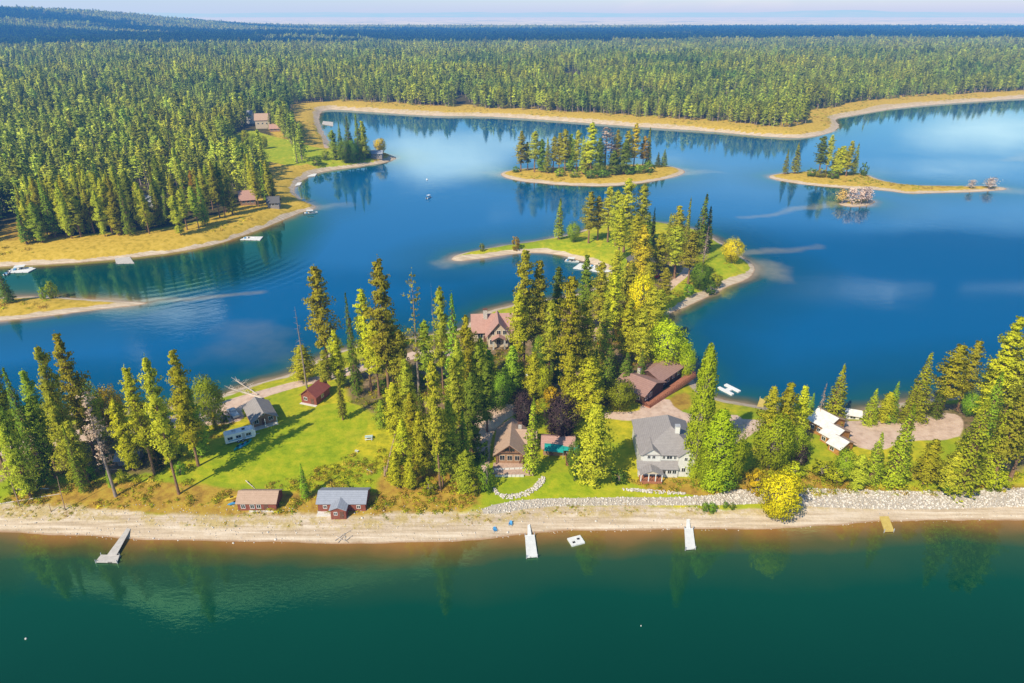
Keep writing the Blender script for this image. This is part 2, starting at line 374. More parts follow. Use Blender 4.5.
# ripples: short wind waves plus broad slicks
mpn = wn.n('ShaderNodeMapping', i_Vector=pos); mpn.inputs['Scale'].default_value = (1, 1.9, 1); mpn.inputs['Rotation'].default_value = (0, 0, .35)
r1 = wn.noise(.9, 3, .55, mpn.outputs[0]); r2 = wn.noise(.22, 2, .5, mpn.outputs[0]); 
slick = wn.noise(.012, 4, .6, pos)
amp = wn.map(slick, .4, .62, .35, 1.0)
bh = wn.math('MULTIPLY', wn.math('ADD', r1, wn.math('MULTIPLY', r2, 1.6)), amp)
wk = PZ(262, 262); vd = wn.n('ShaderNodeVectorMath', operation='DISTANCE'); wn.put(vd.inputs[0], pos); vd.inputs[1].default_value = (wk[0]-60, wk[1]+25, 0)
w2 = PZ(258, 277); vm = wn.n('ShaderNodeVectorMath', operation='DISTANCE'); wn.put(vm.inputs[0], pos); vm.inputs[1].default_value = (w2[0]-8, w2[1]-4, 0)
rg = wn.math('SINE', wn.math('ADD', wn.math('MULTIPLY', vd.outputs['Value'], 1.25), wn.math('MULTIPLY', r2, 3))); bh = wn.math('ADD', bh, wn.math('MULTIPLY', rg, wn.map(vm.outputs['Value'], 12, 42, 1.6, 0)))
w3 = PZ(700, 335); vq = wn.n('ShaderNodeVectorMath', operation='DISTANCE'); wn.put(vq.inputs[0], pos); vq.inputs[1].default_value = (w3[0]-40, w3[1]+30, 0)
v4 = wn.n('ShaderNodeVectorMath', operation='DISTANCE'); wn.put(v4.inputs[0], pos); v4.inputs[1].default_value = (w3[0], w3[1], 0)
bh = wn.math('ADD', bh, wn.math('MULTIPLY', wn.math('SINE', wn.math('ADD', wn.math('MULTIPLY', vq.outputs['Value'], 1.5), wn.math('MULTIPLY', r2, 2))), wn.map(v4.outputs['Value'], 10, 30, 1.1, 0)))
nm = wn.bump(bh, .11, .10)
diff = wn.n('ShaderNodeBsdfDiffuse', i_Color=base)
glo = wn.n('ShaderNodeBsdfGlossy', i_Color=wn.mix((.78,.95,1.0), (.34,.78,.32), fr), i_Roughness=.03, i_Normal=nm)
fre = wn.n('ShaderNodeFresnel', i_IOR=wn.map(fr, 0, 1, 1.7, 1.95), i_Normal=nm)
ms = wn.n('ShaderNodeMixShader', i_0=fre.outputs[0]); wn.t.links.new(diff.outputs[0], ms.inputs[1]); wn.t.links.new(glo.outputs[0], ms.inputs[2])
WM = wn.done(ms.outputs[0])
wme = mesh_np('water', np.stack([fx[used], fy[used], np.zeros(len(used))], 1), wq2, [WM])
fattr(wme, 'offshore', np.maximum(-D[used], 0)); cove = zmask([zone([(-400,280),(0,262),(150,252),(300,205),(322,222),(300,262),(255,284),(150,298),(0,300),(-400,310)], 0)], 14, fx[used], fy[used])  # dark green reflection of the forest painted into the cove's water colour
fattr(wme, 'front', np.maximum(1-sstep(118, 126, fy[used]), cove*.8)); fattr(wme, 'bar', bar[used]*sstep(-.5, .5, -D[used]+.6))
tag(new_obj('water', wme), kind='structure', label='calm green and deep blue lake water')
# ---------------------------------------------------------------- far mountains
n = NT('mountain_rock'); mcol = n.ramp(n.noise(.0004, 6, .6, n.pos()), [(.3, (.10,.14,.16)), (.7, (.30,.30,.30))]); MM = n.done(n.bsdf(mcol, .95, .1))
mx_ = np.linspace(-70000, 70000, 260); mz = 150+620*fbm(mx_, mx_*0+3, 16000, 81, 5)**1.4*(.5+.9*np.exp(-((mx_-9000)/16000)**2)); 
V = []; F = []
for j, fr_ in enumerate((0, .35, .7, 1.0, .6, 0)):
    yy = 52000+j*1800
    V += [(x, yy+900*math.sin(x*.0004+j), z*fr_*(.85+.3*float(vnoise(np.array([x]), np.array([j*9.]), 3500, 5)[0]))-5) for x, z in zip(mx_, mz)]
n_ = len(mx_)
F = [(j*n_+i, j*n_+i+1, (j+1)*n_+i+1, (j+1)*n_+i) for j in range(5) for i in range(n_-1)]
tag(new_obj('mountains', mesh_np('mountains', V, F, [MM], smooth=True)), kind='structure', label='faint hazy blue mountains on the horizon')
# ---------------------------------------------------------------- haze layer (air that fills the whole valley)
hz = NT('air_haze')
ab = hz.n('ShaderNodeVolumeAbsorption'); em = hz.n('ShaderNodeEmission')
SIG = (1/52000, 1/15000, 1/6800); INF = (.54, .66, .88)
smax = max(SIG)
ab.inputs['Color'].default_value = (1-SIG[0]/smax, 1-SIG[1]/smax, 1-SIG[2]/smax, 1); ab.inputs['Density'].default_value = smax
ecol = [SIG[i]*INF[i] for i in range(3)]; em_s = max(ecol)
em.inputs['Color'].default_value = tuple(x/em_s for x in ecol)+(1,); em.inputs['Strength'].default_value = em_s
ad = hz.n('ShaderNodeAddShader'); hz.t.links.new(ab.outputs[0], ad.inputs[0]); hz.t.links.new(em.outputs[0], ad.inputs[1])
HM = hz.done(None, ad.outputs[0])
try: HM.cycles.homogeneous_volume = True
except Exception: pass
V = [(x, y, z) for z in (-30, 420) for y in (-8000, 69000) for x in (-69000, 69000)]
F = [(0,2,3,1),(4,5,7,6),(0,1,5,4),(2,6,7,3),(0,4,6,2),(1,3,7,5)]
tag(new_obj('haze', mesh_np('haze', V, F, [HM])), kind='stuff', label='pale blue haze filling the air over the valley')
# ---------------------------------------------------------------- trees
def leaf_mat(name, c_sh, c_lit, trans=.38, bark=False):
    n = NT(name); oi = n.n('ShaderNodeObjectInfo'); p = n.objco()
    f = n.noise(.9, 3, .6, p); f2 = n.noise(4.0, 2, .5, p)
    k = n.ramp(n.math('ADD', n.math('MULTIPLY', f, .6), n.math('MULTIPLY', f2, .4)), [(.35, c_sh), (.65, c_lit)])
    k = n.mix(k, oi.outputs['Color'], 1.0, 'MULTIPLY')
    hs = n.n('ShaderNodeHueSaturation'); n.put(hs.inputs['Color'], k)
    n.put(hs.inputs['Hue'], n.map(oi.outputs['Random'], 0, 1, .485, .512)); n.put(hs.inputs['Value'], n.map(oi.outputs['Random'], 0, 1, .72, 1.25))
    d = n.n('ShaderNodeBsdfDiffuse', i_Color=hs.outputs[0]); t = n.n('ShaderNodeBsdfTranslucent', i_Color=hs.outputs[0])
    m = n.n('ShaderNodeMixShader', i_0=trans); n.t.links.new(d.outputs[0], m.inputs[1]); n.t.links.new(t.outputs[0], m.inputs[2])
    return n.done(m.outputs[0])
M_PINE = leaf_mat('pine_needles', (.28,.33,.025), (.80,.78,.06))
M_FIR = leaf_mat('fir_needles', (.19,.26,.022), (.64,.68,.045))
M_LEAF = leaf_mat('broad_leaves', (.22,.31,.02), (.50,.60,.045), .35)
def far_mat():
    n = NT('forest_needles'); oi = n.n('ShaderNodeObjectInfo'); p = n.objco(); g_ = n.pos()
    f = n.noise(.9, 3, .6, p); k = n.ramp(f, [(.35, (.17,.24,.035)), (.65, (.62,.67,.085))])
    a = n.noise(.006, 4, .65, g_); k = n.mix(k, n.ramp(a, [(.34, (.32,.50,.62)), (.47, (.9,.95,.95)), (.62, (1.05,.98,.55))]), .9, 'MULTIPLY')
    hs = n.n('ShaderNodeHueSaturation'); n.put(hs.inputs['Color'], k)
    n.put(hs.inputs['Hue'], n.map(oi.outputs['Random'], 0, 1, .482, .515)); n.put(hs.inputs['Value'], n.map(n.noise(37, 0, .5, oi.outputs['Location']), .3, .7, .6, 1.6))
    b = n.n('ShaderNodeBsdfDiffuse', i_Color=hs.outputs[0]); t = n.n('ShaderNodeBsdfTranslucent', i_Color=hs.outputs[0])
    m = n.n('ShaderNodeMixShader', i_0=.22); n.t.links.new(b.outputs[0], m.inputs[1]); n.t.links.new(t.outputs[0], m.inputs[2])
    return n.done(m.outputs[0])
M_FAR = far_mat()
M_DEAD = leaf_mat('dead_needles', (.34,.23,.16), (.62,.46,.35), .1)
M_BARK = simple('pine_bark', (.26,.15,.085), .9, .4, 2.0)
M_GBARK = simple('grey_bark', (.30,.24,.20), .9, .35, 2.0)
def tube(path, rads, seg=6):
    P = np.array(path, float); V = []; F = []
    for i, (p, r) in enumerate(zip(P, rads)):
        d = P[min(i+1, len(P)-1)]-P[max(i-1, 0)]; d = d/max(np.linalg.norm(d), 1e-9)
        a = np.cross(d, [1, 0, 0]) if abs(d[0]) < .8 else np.cross(d, [0, 1, 0]); a /= np.linalg.norm(a); b = np.cross(d, a)
        for k in range(seg):
            t = 2*math.pi*k/seg; V.append(p+r*(a*math.cos(t)+b*math.sin(t)))
    for i in range(len(P)-1):
        for k in range(seg):
            k2 = (k+1) % seg
            F.append((i*seg+k, i*seg+k2, (i+1)*seg+k2, (i+1)*seg+k))
    return np.array(V), np.array(F)
def join(parts):
    V = []; F = []; o = 0
    for v, f in parts:
        V.append(v); F.append(np.asarray(f)+o); o += len(v)
    return np.concatenate(V), np.concatenate(F)
def sprays(C, S, rs, flat=.5, per=1):
    """leaf clumps: at centres C, each a ragged quad of size S, tilted at random (flat -> more level)"""
    C = np.repeat(C, per, 0); S = np.repeat(S, per)
    n = len(C)
    a = rs.normal(size=(n, 3)); a[:, 2] *= flat; a /= np.linalg.norm(a, axis=1)[:, None]
    b = rs.normal(size=(n, 3)); b[:, 2] *= flat
    b -= (a*b).sum(1)[:, None]*a; b /= np.linalg.norm(b, axis=1)[:, None]
    if per > 1: C = C+rs.normal(size=(n, 3))*S[:, None]*.45
    k = rs.uniform(.45, 1.0, (n, 4))*S[:, None]*.5
    # face outward: away from the stem and a little up
    o = C.copy(); top = C[:, 2].max(); o[:, 2] = np.hypot(C[:, 0], C[:, 1])*.35+.3; o /= np.linalg.norm(o, axis=1)[:, None]
    flip = (np.cross(a, b)*o).sum(1) < 0; b[flip] *= -1
    V = np.stack([C+a*k[:, :1], C+b*k[:, 1:2]*.8, C-a*k[:, 2:3], C-b*k[:, 3:4]*.8], 1).reshape(-1, 3)
    return V, np.arange(4*n).reshape(n, 4)
def crown_normals(me, V, F, first=0, amt=.72, zc=None):
    """soft shading normals: part leaf plane, part crown surface"""
    V = np.asarray(V, float); N = np.zeros_like(V)
    fn = np.cross(V[F[:, 1]]-V[F[:, 0]], V[F[:, 2]]-V[F[:, 0]]); fn /= np.maximum(np.linalg.norm(fn, axis=1), 1e-9)[:, None]
    c = V[F].mean(1); o = c.copy(); r = np.hypot(c[:, 0], c[:, 1])
    o[:, 2] = (r*.45+.25) if zc is None else (c[:, 2]-zc)*.8
    o /= np.maximum(np.linalg.norm(o, axis=1), 1e-9)[:, None]
    n = fn*(1-amt)+o*amt; n[:first] = fn[:first]
    n /= np.maximum(np.linalg.norm(n, axis=1), 1e-9)[:, None]
    N[F[:, 0]] = n; N[F[:, 1]] = n; N[F[:, 2]] = n; N[F[:, 3]] = n
    try:
        me.polygons.foreach_set('use_smooth', np.ones(len(me.polygons), bool))
        me.normals_split_custom_set_from_vertices(N.tolist())
    except Exception as e: print('normals', e)
    return me
def conifer(h, rad, cb, rs, kind='fir', dens=1.0, sz=.55):
    """returns (trunk V,F), (crown V,F) ; unit metres, base at z=0"""
    lean = rs.normal(size=2)*h*.012
    axis = lambda z: np.array([lean[0]*(z/h)**1.5, lean[1]*(z/h)**1.5, z])
    zs = np.linspace(-.5, h*.97, 9); r0 = .013*h+.05
    tr = [tube([axis(max(z, 0))*[1, 1, 0]+[0, 0, z] for z in zs], [max(r0*(1-z/h)**.8 if z > 0 else r0*1.25, .03) for z in zs], 7)]
    C = []; S = []
    z = cb*h; ph = rs.uniform(0, 6.28)
    gapdir = rs.uniform(0, 6.28)
    while z < h*.985:
        t = (z-cb*h)/(h-cb*h)
        if kind == 'fir': prof = (1-t)**.85*(.72+.28*min(1, t*8))+.03
        elif kind == 'pine': prof = min(1, .4+t*3.2)*(1-t)**.62*(.95+.26*math.sin(t*23+ph))*1.14+.05
        elif kind == 'round': prof = min(1, .45+t*3.0)*(1-t**2.8)**.7*(.82+.26*math.sin(t*17+ph))+.05
        else: prof = min(1, .5+t*2)*(1-t**3)**.6*(.62+.4*math.sin(t*13+ph))+.06     # sparse
        nb = int((5 if kind != 'sparse' else 3)*dens+rs.uniform(0, 2))
        for b in range(nb):
            an = rs.uniform(0, 6.28)
            L = rad*prof*rs.uniform(.6, 1.15)*(1-.22*max(0, math.cos(an-gapdir-t*2)))
            if rs.random() < (.10 if kind != 'sparse' else .25): continue
            dr = {'fir': -.28+.45*t, 'pine': .02+.45*t, 'round': .02+.4*t, 'sparse': .0+.35*t}[kind]
            c = axis(z); d = np.array([math.cos(an), math.sin(an), dr+rs.normal()*.08])
            if L > .9 and rs.random() < .75:
                tr.append(tube([c, c+d*L*.5+[0, 0, -.02*L], c+d*L*.85+[0, 0, .04*L]], [.05+.012*L, .035, .015], 3))
            if kind == 'fir':
                m = max(2, int(L*1.9*dens/ (sz/.55)))
                s = rs.uniform(.2, 1.0, m)**.7
                w_ = (1-s*.6)*L*.28
                lat = rs.normal(size=m)*w_
                pts = c+d*(s*L)[:, None]; pts[:, 0] += -math.sin(an)*lat; pts[:, 1] += math.cos(an)*lat
                pts[:, 2] += rs.normal(size=m)*.12-np.abs(lat)*.25-.1*s*s*L
                C.append(pts); S.append(np.full(m, sz)*rs.uniform(.8, 1.35, m)*(1.0+.25*(1-t)))
            else:
                # needle puffs toward branch ends
                for q in ([.35, .68, 1.0] if L > 1.6 else [.4, .9] if kind != 'sparse' else [.9]):
                    m = int((10 if kind != 'sparse' else 6)*dens/(sz/.55))
                    pr = (.34+.17*L)*rs.uniform(.7, 1.15)
                    v = rs.normal(size=(m, 3)); v /= np.linalg.norm(v, axis=1)[:, None]; v *= rs.uniform(.35, 1, m)[:, None]**.5
                    v[:, 2] *= .55
                    C.append(c+d*L*q+v*pr+[0, 0, .12]); S.append(np.full(m, sz)*rs.uniform(.75, 1.3, m))
        z += (.42 if kind == 'fir' else .62 if kind != 'sparse' else .95)*rs.uniform(.7, 1.3)*(h/24)**.5/max(dens, .4)**.5
    C.append(axis(h)+rs.normal(size=(6, 3))*[.12, .12, .35]); S.append(np.full(6, sz*.7))
    C = np.concatenate(C); S = np.concatenate(S)
    return join(tr), sprays(C, S, rs, .6 if kind == 'fir' else .9, 1 if kind != 'fir' else 1)
def broadleaf(h, rad, rs, col=False, n=95, sz=.55, per=26, cb=.16):
    tr = []; C = []; S = []
    r0 = .018*h+.06; top = h*(.8 if not col else .92)
    tr.append(tube([(0, 0, -.4), (0, 0, h*.2), (rs.normal()*.2, rs.normal()*.2, h*.5), (rs.normal()*.3, rs.normal()*.3, top)], [r0*1.2, r0, r0*.6, .05], 7))
    for k in range(n):
        u = rs.normal(size=3); u /= np.linalg.norm(u)
        q = rs.uniform(.55, 1.0)
        if col:
            t = rs.random(); pr = (min(1, .55+t*2.2)*(1-t**3)**.6); an = rs.uniform(0, 6.28)
            rr = rad*pr*math.sqrt(rs.uniform(.25, 1))
            c = np.array([math.cos(an)*rr, math.sin(an)*rr, h*(cb*.5+(1-cb*.5)*t*.97)])
            cr = rs.uniform(.5, .85)*min(1.2, rad*.5)
        else:
            zc = h*(cb+1)/2; hz_ = h*(1-cb)/2
            c = np.array([u[0]*rad*q, u[1]*rad*q, zc+u[2]*hz_*q])
            if c[2] < zc: c[:2] *= .92
            cr = rs.uniform(.11, .23)*min(rad*1.6, h*.6)
        if k % 4 == 0:
            s = np.array([0, 0, min(c[2]*.6, h*.5)])
            tr.append(tube([s, (s+c)/2+[0, 0, .15], c], [r0*.4, r0*.22, .02], 4))
        v = rs.normal(size=(per, 3)); v /= np.linalg.norm(v, axis=1)[:, None]; v *= (rs.uniform(.5, 1.05, per)**.6)[:, None]
        v[:, 2] *= .8 if not col else 1.3
        C.append(c+v*cr); S.append(np.full(per, sz)*rs.uniform(.6, 1.25, per))
    return join(tr), sprays(np.concatenate(C), np.concatenate(S), rs, 1.0)
def snag(h, rs, nb=26, lean=0.0, twig=False, top=1.0):
    tr = [tube([(0, 0, -.4), (lean*.4*h, 0, h*.45), (lean*h, 0, h)], [.016*h+.05, .010*h+.04, .03], 6)]
    C = []
    for k in range(nb):
        t = rs.uniform(.3, .98)*top; z = t*h; an = rs.uniform(0, 6.28); L = (1.1-t)*h*.17*rs.uniform(.5, 1.3)+.3
        b = np.array([lean*z, 0, z]); e = b+[math.cos(an)*L, math.sin(an)*L, rs.normal()*.25*L-.05*L]
        tr.append(tube([b, (b+e)/2, e], [.05, .035, .012], 3)); 
        for q in range(3 if twig else 1):
            s = b+(e-b)*rs.uniform(.4, 1); e2 = s+rs.normal(size=3)*L*.28; tr.append(tube([s, e2], [.02, .008], 3))
        if twig: C.append(b+(e-b)*rs.uniform(.3, 1, (22, 1))+rs.normal(size=(22, 3))*.45)
    cr = None
    if twig: C = np.concatenate(C); cr = sprays(C, np.full(len(C), .42)*rs.uniform(.6, 1.3, len(C)), rs, 1)
    return join(tr), cr
PROTO = {}
def proto(kind):
    """mesh pairs per kind (several variants); normalised size stored: (trunk mesh, crown mesh, h, rad)"""
    if kind in PROTO: return PROTO[kind]
    out = []
    rs = np.random.RandomState(sum(map(ord, kind)))
    spec = {  # name: (n variants, maker, bark, leaf)
        'fir': (5, lambda: (conifer(20, 4.0, .07, rs, 'fir', 1.7, .54), 20, 4.0), M_BARK, M_FIR),
        'slimfir': (3, lambda: (conifer(20, 2.6, .10, rs, 'fir', 1.7, .5), 20, 2.6), M_BARK, M_FIR),
        'pine': (6, lambda: (conifer(24, 3.5, rs.uniform(.16, .34), rs, 'round' if rs.rand() < .6 else 'pine', 1.35, .54), 24, 3.6), M_BARK, M_PINE),
        'fullpine': (5, lambda: (conifer(20, 3.9, .07, rs, 'round' if rs.rand() < .35 else 'pine', 1.5, .56), 20, 3.9), M_BARK, M_PINE),
        'sparsepine': (3, lambda: (conifer(24, 3.0, .30, rs, 'sparse', 1.2, .55), 24, 3.0), M_GBARK, M_PINE),
        'dying': (2, lambda: (conifer(24, 3.2, .35, rs, 'sparse', 1.6, .42), 24, 3.2), M_GBARK, M_DEAD),
        'reddead': (2, lambda: (conifer(16, 2.2, .15, rs, 'fir', .8, .42), 16, 2.2), M_GBARK, M_DEAD),
        'broad': (5, lambda: (broadleaf(12, 5.0, rs, n=190, per=42, sz=.52, cb=.06), 12, 5.0), M_GBARK, M_LEAF),
        'bush': (4, lambda: (broadleaf(4, 2.2, rs, n=60, sz=.42, per=26, cb=-.1), 4, 2.2), M_GBARK, M_LEAF),
        'poplar': (2, lambda: (broadleaf(26, 3.2, rs, True, 380, .56, 40, cb=.04), 26, 3.2), M_GBARK, M_LEAF),
        'snag': (3, lambda: (snag(20, rs, 34, rs.normal()*.03), 20, 3.0), M_GBARK, None),
        'twiggy': (2, lambda: (snag(7, rs, 40, .05, True), 7, 1.8), M_GBARK, M_DEAD),
    }[kind]
    for k in range(spec[0]):
        (t, c), h, r = spec[1]()
        tm = mesh_np(kind+'_trunk', t[0], t[1], [spec[2]], smooth=True)
        cm = None
        if c is not None:
            cm = mesh_np(kind+'_crown', c[0], c[1], [spec[3]])
            crown_normals(cm, c[0], c[1], zc=h*.5 if kind in ('broad', 'bush') else None)
        out.append((tm, cm, h, r))
    PROTO[kind] = out; return out
NAME = {'fir':'fir_tree','slimfir':'fir_tree','pine':'pine_tree','fullpine':'pine_tree','sparsepine':'pine_tree','dying':'dying_pine','reddead':'dead_fir','broad':'broadleaf_tree','bush':'bush','poplar':'poplar_tree','snag':'dead_tree','twiggy':'bare_bush'}
CATG = {'fir':'tree','slimfir':'tree','pine':'tree','fullpine':'tree','sparsepine':'tree','dying':'dead tree','reddead':'dead tree','broad':'tree','bush':'bush','poplar':'tree','snag':'dead tree','twiggy':'bush'}
N_CONE = 0
TREES = []
def plant(kind, x, y, h, rad, label=None, group=None, tint=(1,1,1), z=None, var=None, lean=(0, 0)):
    global N_CONE
    pr = proto(kind); tm, cm, h0, r0 = pr[random.randrange(len(pr)) if var is None else var % len(pr)]
    z = G(x, y) if z is None else z
    r = empty(NAME[kind], (x, y, z), random.uniform(0, 6.28), label, CATG[kind], group)
    r.rotation_euler[0] = lean[0]; r.rotation_euler[1] = lean[1]
    s = (rad/r0, rad/r0, h/h0)
    for nm, m in (('trunk', tm), ('crown', cm)):
        if m is None: continue
        o = new_obj(nm, m, r); o.scale = s
        if nm == 'crown': o.color = (*tint, 1)
    if NAME[kind] in ('fir_tree', 'pine_tree'): N_CONE += 1
    TREES.append((x, y, rad, h)); return r
def tree_px(kind, tx, ty, by, wpx, label, group=None, tint=(1,1,1), var=None):
    """a tree whose tip shows at (tx,ty) and whose foot stands on the ground row by"""
    z = 3.0
    for _ in range(4):
        # foot: vertical below the tip; Y comes from the foot row, X from the tip ray
        r = ray(tx, by); Y = (z-HC)/r[2]*r[1]
        rt = ray(tx, ty); X = rt[0]*Y/rt[1]; z = .5*z+.5*G(X, Y)
    top = HC+rt[2]*Y/rt[1]; h = max(top-z, 1.0)
    dist = math.hypot(Y, HC-z-h/2); rad = max(.4, wpx*dist/FPX/2)
    return plant(kind, X, Y, h, rad, label, group, tint, z, var)
